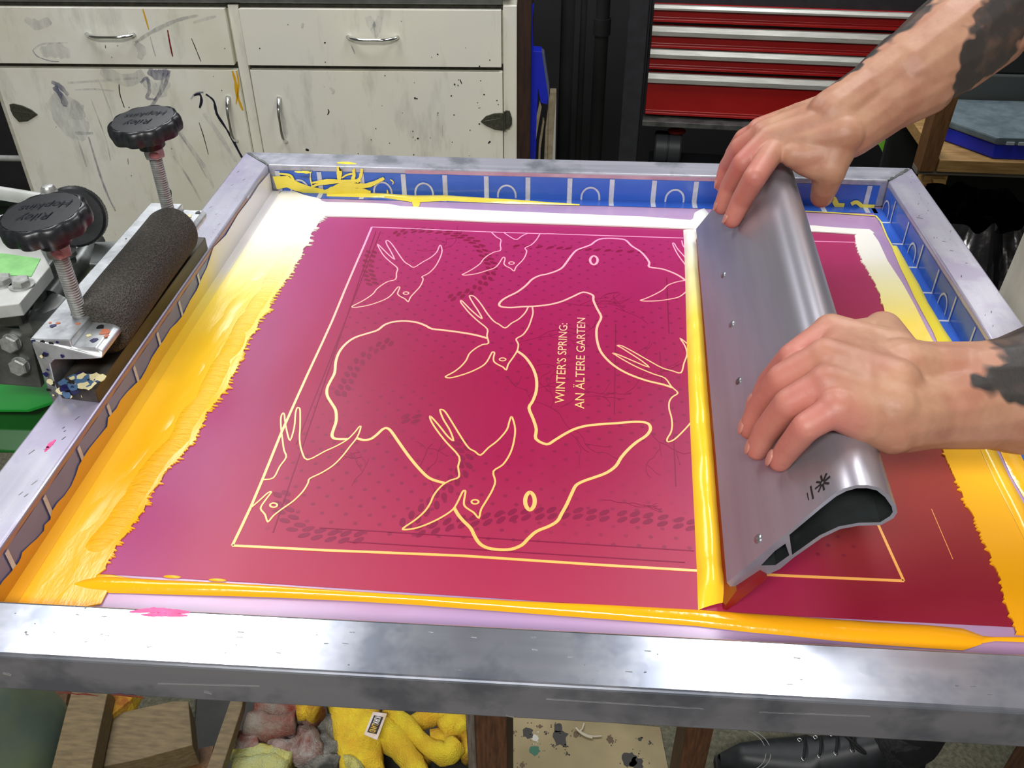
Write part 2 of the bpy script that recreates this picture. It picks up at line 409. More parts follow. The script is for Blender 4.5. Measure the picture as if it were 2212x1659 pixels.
# ------------------------------------------------------------------ room shell
t = NT('concrete_floor'); n1 = t.noise(3); n2 = t.noise(130, None, 5, .7)
t.bump(n2, .8, .006); M['floor'] = t.set(t.mix(t.ramp(n2, [(.4, (0, 0, 0, 1)), (.6, (.8, .8, .8, 1))]), t.ramp(n1, [(.35, '7d7c66'), (.65, '686653')]), '4c4b3e'), .9)
M['wall_dark'] = simple('dark_workshop_wall', '2a2a2c', .9, c2='1e1e20', sc=3)
M['wall_mid'] = simple('grey_workshop_wall', '8a8a88', .9, c2='7c7c7a', sc=3)
M['ceil'] = simple('off_white_ceiling', 'e8e9ee', .9)
X0, X1, Y0, Y1, ZC = -2.6, 3.0, -2.2, 2.55, 2.7
for nm, a, b, m in (('floor', (X0, Y0, -.1), (X1, Y1, 0), 'floor'), ('ceiling', (X0, Y0, ZC), (X1, Y1, ZC+.1), 'ceil'),
                    ('wall_back', (X0, Y1, 0), (X1, Y1+.1, ZC), 'wall_dark'), ('wall_front', (X0, Y0-.1, 0), (X1, Y0, ZC), 'wall_mid'),
                    ('wall_left', (X0-.1, Y0, 0), (X0, Y1, ZC), 'wall_mid'), ('wall_right', (X1, Y0, 0), (X1+.1, Y1, ZC), 'wall_mid')):
    struct(MB().box(a, b).build(nm, M[m]))

# ------------------------------------------------------------------ screen frame
FW, FD, RW, RH = .7866, .7225, .038, .033
IX0, IX1, IY0, IY1 = .0385, .7500, .0382, .6840
frame = thing('printing_screen', (FW/2, FD/2, T-RH), 'large aluminium silk screen frame with a magenta stencil lying flat on the bench', 'screen frame')
def rail(poly, m):
    mb = MB(); mb.prism([(x, y, T-RH) for x, y in poly], (0, 0, RH))
    return mb.build('frame_rail', M[m], frame, bevel=.0022, bseg=3)
g = .0002
FR = rail([(0, 0), (FW, 0), (IX1, IY0), (IX0, IY0)], 'rail_x'); FR['label'] = 'wide bright front rail nearest the viewer'
BR = rail([(0, FD), (IX0, IY1), (IX1, IY1), (FW, FD)], 'rail_back'); BR['label'] = 'far rail with scratched grey top'
LR = rail([(0, 0), (IX0, IY0), (IX0, IY1), (0, FD)], 'rail_y'); LR['label'] = 'left rail with lilac stained top'
RR = rail([(FW, 0), (FW, FD), (IX1, IY1), (IX1, IY0)], 'rail_y'); RR['label'] = 'right rail with worn grey top'
# mitre welds, smears and scratches on the rails
mb = MB()
def wob(a, b, n, amp):
    a, b = V(a), V(b); d = (b-a); s = V((-d.y, d.x, 0)).normalized()
    return [a+d*i/n+s*random.uniform(-amp, amp)*(0 < i < n) for i in range(n+1)]
zt = T+.0001
for a, b in (((IX1, IY1, zt), (FW-.006, FD-.005, zt)), ((IX0, IY1, zt), (.006, FD-.006, zt))):
    mb.ribbon(wob(a, b, 10, .0012), [.0022+random.random()*.0022 for _ in range(11)], h=.0005); mb.build('weld_seam', M['steel'], frame); mb = MB()
mb = MB()
def smear(mb, pts, w, z=T, mi=0, h=.0003, n=6):
    c = cr([pz(u, v, z) for u, v in pts], n)
    ws = [w*(.25+.9*min(1, 3*min(i/(len(c)-1), 1-i/(len(c)-1))))*random.uniform(.75, 1.2) for i in range(len(c))]
    mb.ribbon(c, ws, h=h, mi=mi)
smear(mb, [(280, 1322), (330, 1318), (372, 1321), (410, 1323)], .0032); smear(mb, [(305, 1328), (350, 1328), (405, 1330)], .0020)
mb.build('pink_smear', M['pink_ink'], frame)['label'] = 'bright pink smear on the front rail'; mb = MB()
smear(mb, [(97, 976), (108, 962), (120, 950)], .0030); smear(mb, [(100, 972), (110, 955)], .0018)
mb.build('pink_smear', M['pink_ink'], frame)['label'] = 'small pink smear on the left rail'
mb = MB()
for pts, w in (([(728, 352), (745, 352), (770, 354)], .006), ([(636, 371), (650, 372), (668, 371)], .004)): smear(mb, pts, w); mb.build('yellow_smear', M['ink_yellow'], frame); mb = MB()
mb = MB()
for _ in range(60):
    x = random.uniform(.01, .78); y = random.uniform(.005, .033); l = random.uniform(.0005, .004)
    mb.ribbon([(x, y, zt), (x+l, y+random.uniform(-.0004, .0004), zt)], random.uniform(.0002, .0006), h=.0001)
for _ in range(70):
    x = random.choice([random.uniform(.004, .033), random.uniform(.756, .78)]); y = random.uniform(.03, .7); l = random.uniform(.001, .005)
    mb.ribbon([(x, y, zt), (x+l*.4, y+l, zt)], random.uniform(.0003, .0009), h=.0001)
for (u, v), l in (((2035, 521), .004), ((2052, 541), .003), ((2085, 568), .002), ((1980, 470), .006), ((160, 1309), .001), ((183, 1313), .001), ((54, 1365), .0012)):
    p = pz(u, v, T); mb.ribbon([p, p+V((l, -l*.3, 0))], .0011, h=.0001)
mb.build('scratch_marks', M['steel'], frame)['kind'] = 'stuff'
# scratches on the front face
mb = MB()
for a, b, w in (((340, 1477.5), (560, 1483), .0004), ((1180, 1511), (1520, 1532), .0003), ((1640, 1539), (1880, 1548), .0003)):
    p, q = py(*a, -.0002), py(*b, -.0002); mb.ribbon([p, p.lerp(q, .5), q], w*.6, (0, -1, 0), .0001)
for u, v in ((6, 1455), (440, 1495), (1092, 1545)):
    p = py(u, v, -.0002); mb.ribbon([p, p+V((.0045, 0, -.0016))], .0011, (0, -1, 0), .0001)
mb.build('face_scratch', simple('fine_scratch', '9a9590', .5, .5), frame)['kind'] = 'stuff'
mb = MB()
for a in ((125, 1496), (165, 1499), (240, 1501), (265, 1503)):
    p = py(*a, -.0003); mb.ribbon([p, p+V((.006, 0, .0006)), p+V((.013, 0, -.001))], [.0006, .0018, .0005], (0, -1, 0), .0001)
mb.build('rust_smear', simple('rust_red_smear', '6a3026', .6), frame)

# ------------------------------------------------------------------ stretched mesh, stencil
mb = MB().box((IX0-.001, IY0-.001, ZM-.0008), (IX1+.001, IY1+.001, ZM))
mb.build('mesh_fabric', M['mesh'], frame)['label'] = 'taut lilac screen mesh stretched across the frame'
SZ = ZM+.0004
sten_poly = [pz(*p) for p in ((640, 466), (1866, 500), (1912, 600), (1975, 735), (2072, 965), (2207, 1356), (1500, 1321), (600, 1262), (150, 1236))]
mb = MB().prism([(p.x, p.y, ZM+.0001) for p in sten_poly], (0, 0, .0003))
# earlier print seen faintly through the coat: rope of leaf shapes and branching lines
A_, B_, C_, D_, E_, F_ = (680, 450), (1050, 450), (1050, 650), (680, 670), (480, 850), (820, 850)
def rope(path, step=.0085, ln=.0046, wd=.0023, two=True):
    c = cr([pz(*p, SZ) for p in path], 10); acc = 0; last = c[0]; k = 0
    for i in range(1, len(c)):
        acc += (c[i]-c[i-1]).length
        if acc > step:
            acc = 0; k += 1; t = (c[i]-c[i-1]).normalized(); s = V((-t.y, t.x, 0))
            a = (t*.8+s*.6).normalized(); b = V((-a.y, a.x, 0))
            for sg in ((-1, 1) if two else (0,)):
                ctr = c[i]+s*sg*.0032
                q = ell(ctr, a*ln, b*wd, 8); mb.prism(q, (0, 0, random.uniform(.00003, .00009)), 1, False)
rope(z4(F_, [(250, 1330), (500, 1290), (760, 1230), (1000, 1205), (1250, 1165), (1500, 1150), (1800, 1140), (2100, 1165), (2200, 1170)]))
rope([(1318, 1114), (1400, 1120), (1500, 1135)])
rope(z4(F_, [(700, 400), (790, 500), (820, 620), (790, 750), (690, 850), (600, 950), (500, 1060), (400, 1130), (250, 1250)]))
rope(z4(D_, [(760, 1045), (900, 1035), (1060, 1045)])); rope(z4(D_, [(200, 860), (270, 760), (330, 640), (400, 520), (560, 380), (720, 300)]))
rope(z4(A_, [(700, 270), (900, 215), (1150, 215), (1350, 250), (1540, 330), (1620, 440), (1690, 560), (1640, 680), (1500, 790), (1250, 870)]))
rope(z4(A_, [(560, 370), (520, 480), (510, 600), (550, 720)], 4.424)); rope(z4(E_, [(560, 880), (600, 1120), (720, 1290), (900, 1340), (1150, 1370), (1350, 1370)]))
rope([(1090, 530), (1200, 535), (1290, 540), (1400, 545)], two=False)
def branch(p, ang, ln, dep):
    pts = [p]; a = ang
    for i in range(4):
        a += random.uniform(-.5, .5); pts.append(pts[-1]+V((math.cos(a), math.sin(a), 0))*ln/4)
    mb.ribbon(pts, .00045, h=random.uniform(.0001, .00015), mi=2)
    if dep:
        for k in range(2): branch(pts[random.choice((2, 3, 4))], a+random.choice((-1, 1))*random.uniform(.4, 1.1), ln*.7, dep-1)
for (u, v), a, l in (((1190, 880), 1.6, .05), ((1190, 880), 2.6, .04), ((1190, 880), -.8, .05), ((1210, 880), .3, .05), ((1120, 740), .4, .05), ((1250, 760), 1.2, .04),
                  ((1400, 700), 2.2, .05), ((1350, 850), .7, .06), ((940, 1060), 1.5, .05), ((1400, 930), -.7, .04), ((900, 540), -.2, .05), ((1300, 1080), .5, .03), ((760, 1050), 1.2, .04), ((1200, 650), .1, .06)):
    branch(pz(u, v, SZ), a, l*.8, 2)
for a, b in (((1425, 760), (1430, 830)), ((1330, 700), (1327, 895)), ((1440, 600), (1445, 720)), ((750, 1170), (1480, 1215)), ((690, 1140), (1500, 1190)), ((812, 500), (590, 1150)), ((822, 500), (640, 960)), ((1455, 940), (1460, 1050))):
    mb.ribbon([pz(*a, SZ), pz(*b, SZ)], .0009, h=random.uniform(.00016, .00019), mi=2)
mb.build('stencil', [M['stencil'], M['ghost'], M['ghost_line']], frame)['label'] = 'glossy magenta emulsion panel with a faint earlier print showing through'

# ------------------------------------------------------------------ open line drawing in the stencil
mb = MB()
def draw(o, pts, w=.00125, closed=False, n=4, s=4.424):
    mb.ribbon(cr([pz(u, v, SZ) for u, v in z4(o, pts, s)], n, closed), w, h=random.uniform(.00022, .00034), closed=closed)
def eye(o, c, a, b, w=.0012, diamond=False):
    pts = [(c[0]+a*math.cos(k*TAU/16)*(1 if not diamond else .75+.25*abs(math.cos(k*TAU/16))), c[1]+b*math.sin(k*TAU/16)) for k in range(16)]
    draw(o, pts, w, True, 2)
TN, TK = .00125, .0024
draw(A_, [(545, 180), (900, 193), (1200, 208), (1700, 228), (2212, 245)], .0014, n=1)
draw(B_, [(576, 243), (1230, 265), (1880, 285), (3700, 330)], .0014, n=1)
draw(A_, [(545, 180), (480, 335), (395, 530), (280, 800), (165, 1080), (0, 1440)], .0021, n=2)
mb.ribbon([pz(*p, SZ) for p in ((680, 775.5), (664, 810), (645, 852), (620, 908), (607, 937), (568, 1034), (543, 1093), (520, 1142), (502, 1179))], .0021)
mb.ribbon([pz(*p, SZ) for p in ((502, 1179), (566, 1182), (700, 1189), (830, 1194), (1000, 1201), (1300, 1221), (1505, 1233), (1700, 1244), (1952, 1255))], .0021)
pTR = pz(1678, 516.3, SZ)
mb.ribbon([pTR, pz(1895, 1130, SZ), pz(1920, 1185, SZ), pz(1952, 1255, SZ)], .0019)
mb.ribbon([pz(2012, 1100, SZ), pz(2058, 1208, SZ)], .0004)
sw1 = [(600, 350), (625, 400), (665, 460), (730, 520), (790, 572), (780, 620), (772, 680), (700, 700), (640, 735), (590, 775), (560, 815), (500, 860), (440, 895), (390, 920), (355, 940), (380, 948), (450, 940), (540, 920), (640, 885), (700, 855), (740, 820), (775, 775), (797, 752), (812, 758), (800, 790), (792, 820), (820, 845), (860, 865), (893, 893), (915, 850), (960, 800), (1005, 750), (1030, 700), (1035, 670), (1025, 655), (1090, 620), (1150, 560), (1190, 490), (1215, 420), (1210, 370), (1197, 353), (1185, 375), (1165, 420), (1110, 470), (1030, 515), (948, 565), (900, 540), (860, 515), (820, 465), (770, 390), (730, 335), (700, 310), (680, 315), (690, 350), (725, 410), (760, 480), (750, 482), (700, 440), (650, 390), (612, 352)]
draw(A_, sw1, TN, True, 3); eye(A_, (872, 812), 26, 12)
draw(A_, [(1690, 232), (1735, 275), (1778, 303), (1772, 350), (1775, 402), (1715, 420), (1650, 455), (1610, 490), (1580, 530), (1520, 575), (1450, 615), (1410, 635), (1450, 640), (1550, 625), (1650, 595), (1720, 570), (1760, 530), (1795, 475), (1812, 470), (1818, 490), (1808, 530), (1830, 555), (1870, 575), (1905, 600), (1925, 560), (1980, 505), (2010, 460), (2025, 410), (2010, 380), (2070, 350), (2120, 300), (2150, 248)])
draw(A_, [(1810, 235), (1860, 270), (1925, 300), (1980, 265), (2035, 240)]); eye(A_, (1880, 525), 26, 12)
draw(A_, [(2040, 945), (2010, 1000), (1950, 1060), (1880, 1100), (1820, 1145), (1760, 1110), (1710, 1080), (1650, 1010), (1590, 920), (1530, 850), (1490, 835), (1480, 850), (1520, 920), (1560, 980), (1598, 1050), (1570, 1040), (1500, 980), (1440, 920), (1400, 882), (1395, 900), (1425, 940), (1480, 1005), (1560, 1080), (1648, 1155), (1645, 1220), (1660, 1290), (1600, 1305), (1530, 1345), (1475, 1395), (1450, 1450), (1400, 1510), (1330, 1565), (1250, 1610), (1290, 1622), (1370, 1605), (1490, 1565), (1600, 1510), (1650, 1460), (1690, 1385), (1705, 1375), (1718, 1385), (1708, 1430), (1715, 1470), (1760, 1500), (1800, 1520), (1830, 1545), (1850, 1490), (1900, 1420), (1935, 1360), (1945, 1300), (1925, 1250), (1990, 1210), (2040, 1140), (2070, 1060), (2085, 1000), (2078, 940)], .0014, n=3)
eye(A_, (1795, 1445), 30, 14)
draw(B_, [(1905, 690), (1850, 650), (1780, 615), (1680, 580), (1560, 562), (1560, 520), (1520, 460), (1470, 410), (1390, 360), (1340, 310), (1290, 295), (1180, 288), (1090, 295), (1040, 320), (1000, 350), (920, 380), (860, 405), (810, 460), (760, 530), (720, 575), (660, 605), (580, 630), (510, 645), (440, 680), (380, 740), (300, 800), (220, 840), (160, 875), (125, 915), (145, 942), (240, 950), (340, 942), (450, 938), (560, 928), (650, 912), (740, 885), (840, 840), (930, 803), (1020, 832), (1025, 880), (1060, 960), (1100, 1040), (1070, 1110), (1055, 1170), (1060, 1260), (1090, 1360), (1150, 1440), (1230, 1510), (1330, 1570), (1450, 1620), (1560, 1655), (1690, 1685), (1780, 1715)], .0022, n=3)
eye(B_, (1030, 498), 36, 42, .0024, True)
draw(B_, [(1870, 310), (1890, 370), (1960, 420)]); draw(B_, [(1960, 560), (1900, 470), (1830, 390), (1798, 338), (1784, 345), (1830, 440), (1910, 550)])
draw(B_, [(1905, 690), (1820, 705), (1740, 735), (1690, 780), (1610, 825), (1520, 865), (1475, 880), (1520, 888), (1640, 885), (1750, 870), (1850, 845), (1925, 785)])
draw(C_, [(1960, 445), (1910, 400), (1855, 360), (1900, 430), (1920, 510), (1890, 600), (1862, 688), (1780, 670), (1680, 640), (1550, 570), (1420, 495), (1300, 432), (1255, 428), (1290, 448), (1380, 505), (1480, 570), (1555, 634), (1440, 590), (1300, 530), (1215, 500), (1240, 520), (1330, 575), (1450, 638), (1600, 700), (1710, 740), (1770, 820), (1832, 880), (1780, 920), (1750, 970), (1750, 1040), (1770, 1110), (1778, 1190), (1765, 1260), (1730, 1320), (1740, 1348), (1800, 1325), (1880, 1250), (1960, 1160), (1990, 1100), (1985, 1030), (1955, 965), (1990, 990)], n=3)
draw(D_, [(1648, 270), (1540, 240), (1400, 215), (1250, 195), (1120, 180), (1060, 150), (980, 120), (870, 105), (760, 112), (670, 140), (600, 193), (500, 225), (380, 265), (290, 330), (230, 410), (200, 500), (190, 600), (150, 680), (118, 750), (120, 820), (160, 890), (200, 960), (205, 1060), (180, 1140), (165, 1200), (200, 1232), (320, 1235)], TK, n=3)
draw(D_, [(400, 1225), (460, 1242), (530, 1235), (590, 1195), (650, 1140), (690, 1130), (730, 1160), (800, 1260), (900, 1400), (1000, 1520), (1100, 1610), (1240, 1655)], TK)
draw(C_, [(295, 480), (370, 535), (440, 630), (480, 740), (480, 860), (445, 960), (410, 1025), (450, 1130), (480, 1230), (476, 1320), (580, 1372), (660, 1330), (750, 1275), (850, 1225), (960, 1195), (1100, 1180), (1250, 1170), (1400, 1158), (1500, 1160), (1555, 1180), (1570, 1230), (1530, 1290), (1440, 1350), (1360, 1420), (1290, 1500), (1240, 1580), (1150, 1645), (1030, 1690), (930, 1725), (860, 1765), (822, 1835), (772, 1945), (722, 2035), (682, 2105), (602, 2155), (482, 2205), (402, 2275), (342, 2335), (242, 2375), (132, 2380), (22, 2365), (-57, 2325), (-107, 2255), (-147, 2175), (-217, 2105), (-267, 2045), (-305, 1980)], .0025, n=3)
eye(F_, (1437, 1030), 46, 84, .0030, True)
draw(F_, [(480, 225), (500, 280), (560, 370), (640, 470), (760, 605), (750, 700), (758, 798), (680, 830), (610, 870), (550, 930), (510, 990), (485, 1050), (430, 1130), (340, 1210), (225, 1290), (260, 1302), (360, 1285), (480, 1240), (600, 1180), (700, 1110), (750, 1030), (795, 938), (820, 935), (815, 980), (805, 1050), (825, 1090), (900, 1140), (948, 1190), (970, 1110), (1030, 1010), (1080, 920), (1105, 840), (1088, 745), (1180, 680), (1250, 570), (1285, 450), (1295, 340), (1275, 250), (1258, 225), (1240, 270), (1215, 350), (1130, 450), (1040, 520), (965, 590), (910, 555), (850, 520), (780, 420), (700, 290), (630, 180), (595, 155), (578, 165), (610, 250), (670, 350), (705, 450), (650, 410), (570, 310), (500, 232)], .0014, True, 3)
eye(F_, (912, 1037), 34, 20, .0013)
draw(E_, [(390, 825), (490, 808), (550, 700), (612, 610), (590, 540), (575, 430), (562, 320), (562, 230), (580, 190), (595, 205), (600, 260), (620, 370), (650, 450), (690, 320), (700, 200), (715, 142), (735, 140), (745, 170), (745, 320), (740, 440), (760, 550), (815, 635), (980, 555), (1100, 500), (1200, 440), (1270, 370), (1310, 320), (1325, 327), (1290, 420), (1220, 510), (1150, 600), (1060, 690), (950, 760), (838, 815), (820, 860), (770, 940), (680, 1030), (580, 1100), (490, 1170), (437, 1228), (410, 1160), (370, 1110), (380, 1070), (430, 1000), (468, 948), (440, 950), (350, 1030), (285, 1085)], n=3)
eye(E_, (492, 1070), 34, 20, .0013)
a, b = pz(1050+747/4.424, 650+982/4.424, SZ), pz(1050+778/4.424, 650+218/4.424, SZ)
a2, b2 = pz(1050+937/4.424, 650+1034/4.424, SZ), pz(1050+948/4.424, 650+166/4.424, SZ)
for p, q, s in ((a, b, "WINTER'S SPRING:"), (a2, b2, 'AN ÄLTERE GARTEN')):
    d = (q-p); L = d.length; r = d.normalized(); up = V((0, 0, 1)).cross(r)
    text_mesh(s, .0112, mb, p, r, up, .0003, fit=L, bold=.0)
mb.build('line_drawing', M['line'], frame)['label'] = 'pale outline swallows and animals with a two line title'

# ------------------------------------------------------------------ blue tape on the inner walls, folded on to the mesh
def tape(name, wall, a0, a1, lab, tone='tape', arcs=(), bars=(), top=.945, lap=.02, bw=.0055, inward=None):
    """wall(a, z, off) -> point on the wall, off metres inside; a = coordinate along the wall"""
    mb = MB(); z0 = ZM+.0005
    mb.grid(40, 1, lambda i, j: wall(a0+(a1-a0)*i, z0+(top-z0)*(1-j), .0006+.0003*math.sin(i*70)), 0)
    mb.grid(40, 1, lambda i, j: wall(a0+(a1-a0)*i, z0, .0006+lap*j), 0)
    for b in bars:
        mb.grid(1, 1, lambda i, j: wall(b+(i-.5)*bw, z0+(top-.0005-z0)*(1-j), .0013), 1)
        mb.grid(1, 1, lambda i, j: wall(b+(i-.5)*bw, z0+.00015, .0006+(lap-.0004)*j), 1)
    for c in arcs:
        pts = [(c-.0115, z0)] + [(c+.0115*math.cos(math.pi-k*math.pi/14), z0+.003+.0135*math.sin(k*math.pi/14)) for k in range(15)] + [(c+.0115, z0)]
        w = .0013
        for k in range(len(pts)-1):
            (p, q), (r, s_) = pts[k], pts[k+1]; cx = lambda x: c+(x-c)*(1-w/.0115*1.6)
            mb.add([wall(p, q, .0014), wall(r, s_, .0014), wall(cx(r), z0+(s_-z0)*.86, .0014), wall(cx(p), z0+(q-z0)*.86, .0014)], [(0, 1, 2, 3)], 1)
    o = mb.build(name, [M[tone], M['tape_print']], frame); o['label'] = lab; return o
bars = [py(u, 385, IY1).x for u in (602, 691, 782, 871.6, 961, 1050.6, 1140.7, 1231.5, 1323, 1414.6, 1505.5)]
sp = (bars[-1]-bars[1])/9; bars += [bars[-1]+sp*k for k in (1, 2, 3, 4)]
arcs = [py(u, 430, IY1).x for u in (652, 829, 917.5, 1095, 1275, 1457)]
tape('tape_strip', lambda a, z, o: V((a, IY1-o, z)), .046, .742, 'bright blue tape with white printed bars on the far inner wall', bars=bars, arcs=arcs, top=.944, lap=.016)
rb = [px(u, v, IX1).y for u, v in ((1925, 480), (1960, 520), (1993, 580), (2035, 625), (2063, 683), (2100, 735))]
sp = (rb[0]-rb[-1])/5; rbars = [rb[0]-sp*k for k in range(-1, 14)]
rarc = [rbars[k]+sp*.42 for k in (1, 3, 5, 7, 10)]
tape('tape_strip', lambda a, z, o: V((IX1-o, a, z)), .045, .680, 'blue tape with white bars and arches on the right inner wall', bars=rbars, arcs=rarc, top=.944, lap=.012, bw=.0028)
lb = [px(u, v, IX0).y for u, v in ((427, 603), (387, 664), (339, 728), (289.5, 803), (232, 883), (173, 985), (97, 1085), (16, 1203))]
tape('tape_strip', lambda a, z, o: V((IX0+o, a, z)), .045, .60, 'grubby grey blue tape on the left inner wall', 'tape_grey', bars=lb, top=.9448, lap=.014, bw=.004)
# stained strips of bare wall above the tapes
mb = MB(); mb.grid(30, 1, lambda i, j: V((IX0+.0005, .05+.55*i, .9448+j*.0036)))
mb.build('wall_stain', M['wall_stain'], frame)
mb = MB(); mb.grid(30, 1, lambda i, j: V((.20+.36*i, IY1-.0005, .944+j*.0045)))
mb.build('wall_stain', M['wall_pink'], frame)
# ------------------------------------------------------------------ inks lying in the screen
IZ = ZM+.0006
def rag(pts, amp=.0016, step=.0016, side=1):
    """bristly edge between the given points"""
    out = []
    for a, b in zip(pts, pts[1:]):
        d = b-a; n = max(1, int(d.length/step)); s = V((1, -.12, 0))*side
        for i in range(n):
            k = noise.noise((a+d*i/n)*60)*1.6
            out.append(a+d*i/n + s*(amp*random.random()**2.2*2.2*(i % 2) + .8*amp*k))
    out.append(pts[-1]); return out
def pool(mb, poly, h, mi=0):
    mb.prism([(min(.7480, p.x)+1e-6*k, max(.0400, p.y)+1e-6*k, IZ) for k, p in enumerate(poly)], (0, 0, h), mi, True)
def bead(mb, L, R, h, seg=7, mi=0, wob=.0):
    n = min(len(L), len(R)); o = len(mb.v)
    for i in range(n):
        e = min(1, (i+.4)/2.5, (n-1-i+.4)/2.0)
        for k in range(seg+1):
            t = k/seg; p = L[i].lerp(R[i], t); q = p+V((0, 0, 0)); q.z = IZ + h*e*math.sin(math.pi*t)**.6*(1+wob*noise.noise(p*45)); q.x = min(q.x, .7480); q.y = max(q.y, .0400)
            mb.v.append(q)
    for i in range(n-1):
        for k in range(seg):
            a = o+i*(seg+1)+k; mb.f.append([a, a+seg+1, a+seg+2, a+1]); mb.m.append(mi)
def rs(pts, n):
    """resample a polyline to n points by length"""
    ds = [0]
    for a, b in zip(pts, pts[1:]): ds.append(ds[-1]+(b-a).length)
    out = []
    for i in range(n):
        t = ds[-1]*i/(n-1); k = max(j for j in range(len(ds)) if ds[j] <= t+1e-12); k = min(k, len(pts)-2)
        out.append(pts[k].lerp(pts[k+1], (t-ds[k])/max(1e-9, ds[k+1]-ds[k])))
    return out
edge = [(703.4, 469.5), (687, 479), (673.6, 503), (663, 530), (646, 560), (627, 593), (608, 620), (589.5, 652), (570.5, 680), (546, 723), (534, 750), (510, 788), (502, 808), (480, 854), (447.5, 895), (423, 952), (390.6, 984), (355, 1030), (328, 1071), (298, 1125), (271, 1155), (249.5, 1180), (230.5, 1231)]
right = rag([pz(*p) for p in edge], .0024, .0009)
flood = MB()
lft = [V((IX0+.006, y, ZM)) for y in (.043, .15, .3, .45, .6, .664)]
poly = [pz(233, 1281), pz(212, 1262), pz(209, 1247)] + list(reversed(right)) + [pz(p, q) for p, q in ((703, 447), (690, 432), (655, 424), (620, 410))] + list(reversed(lft)) + [pz(217, 1308)]
pool(flood, poly, .0011)
# thicker brush of ink along the bristly edge and squeegee steps
def strip(mb, off0, off1, h, y0, y1, n=60, seg=6, mi=0):
    pts = rs([pz(*p) for p in edge], n); L = []; R_ = []
    for p in pts:
        if y0 < p.y < y1: L.append(p+V((off0, 0, 0))); R_.append(p+V((off1, 0, 0)))
    bead(mb, L, R_, h, seg, wob=.6, mi=mi)
strip(flood, -.024, -.0008, .0020, .1, .56, mi=1)
strip(flood, -.046, -.020, .0012, .1, .60)
o = flood.build('ink_pool', [M['ink'], M['ink_edge']], None, auto=50)
tag(o, 'broad glossy pool of white to orange ink along the left side of the screen', 'ink')
# ink film dragged up the left inner wall
wl = [(583, 372), (559, 400), (542, 427), (515, 462), (488, 508), (461, 535), (445, 568), (434, 590), (423, 617), (408, 640), (393, 671), (380, 687), (366, 700), (352, 723), (340, 740), (325, 763), (312, 790), (301, 809), (293, 816), (272, 836), (257, 854), (248, 872), (230, 892), (228, 911), (208, 935), (190, 957), (178, 975), (166, 996), (160, 1015), (150, 1038), (135, 1060), (120, 1075), (108, 1093), (104, 1112), (92, 1123), (90, 1136), (76, 1152), (60, 1166), (43, 1182), (40, 1194), (35, 1204), (16, 1228), (0, 1245), (-40, 1310)]
w = MB(); top = []
for u, v in wl:
    p = px(u, v, IX0+.0014); top.append(V((p.x, min(.681, p.y), min(.9485, p.z-(.0048 if v > 560 else 0)))))
base_ = [V((IX0+.0014, p.y, ZM+.001)) for p in top]
n = len(top)
base_ = [b+V((0, 0, .0012)) for b in base_]
w.add(top+base_+[b+V((.009, 0, -.0003)) for b in base_], [(i, i+1, n+i+1, n+i) for i in range(n-1)]+[(n+i, n+i+1, 2*n+i+1, 2*n+i) for i in range(n-1)])
o = w.build('ink_film', M['ink_film'], None); tag(o, 'thin orange to white ink film dragged up the left inner wall of the frame', 'ink')
# front bead
Lf = [(150, 1263), (180, 1253), (212, 1246), (280, 1249), (344, 1254), (470, 1261), (600, 1268), (750, 1279), (900, 1290), (1100, 1299), (1300, 1308), (1500, 1317), (1620, 1325), (1700, 1330), (1800, 1338), (1900, 1344), (2000, 1350), (2080, 1357), (2128, 1375)]
Rf = [(152, 1266), (192, 1276), (240, 1281), (290, 1282), (350, 1284), (470, 1287), (600, 1291), (750, 1298), (900, 1307), (1100, 1322), (1300, 1337), (1500, 1352), (1620, 1366), (1700, 1373), (1800, 1384), (1900, 1393), (2000, 1400), (2080, 1405), (2120, 1392)]
mb = MB(); zt_ = IZ
bead(mb, [pz(*p, IZ) for p in Rf], [pz(*p, IZ) for p in Lf], .0042, 8, wob=.25)
bead(mb, [pz(*p, IZ) for p in ((2105, 1392), (2150, 1385), (2230, 1388), (2330, 1392))], [pz(*p, IZ) for p in ((2105, 1372), (2150, 1376), (2200, 1376), (2330, 1380))], .002, 6)
bead(mb, [pz(*p, IZ) for p in ((204, 1250), (240, 1251), (290, 1252))], [pz(*p, IZ) for p in ((206, 1240), (240, 1241), (288, 1250))], .002, 6)
for (u, v) in ((372, 1246), (470, 1253)): mb.blob(pz(u, v, IZ), (.006, .0012, .0009))
o = mb.build('ink_bead', M['ink_smooth'], None, auto=60)
tag(o, 'long rounded bead of orange ink lying along the front edge of the stencil', 'ink')
# white strip along the back
mb = MB()
tp = [(655, 424), (690, 436), (705, 440), (760, 441), (839, 444), (866, 449), (950, 453), (1050, 458), (1220, 465), (1389, 471.5), (1491, 479), (1510, 470)]
bt = [(655, 470), (690, 470), (705, 470), (760, 471), (839, 473), (866, 474), (950, 477), (1050, 481.6), (1220, 487), (1389, 493), (1475, 496.5), (1506, 498)]
pool(mb, [pz(*p) for p in tp]+[pz(*p) for p in reversed(bt)], .0016)
t2 = [(1680, 489), (1758, 490), (1800, 494), (1878, 498.5), (1888, 506)]; b2_ = [(1680, 500), (1761, 503), (1800, 505), (1845, 508), (1870, 512)]
pool(mb, [pz(*p) for p in t2]+[pz(*p) for p in reversed(b2_)], .0012)
o = mb.build('ink_strip', M['ink_smooth'], None, bevel=.0006); tag(o, 'flat white strip of ink along the far edge of the stencil', 'ink')
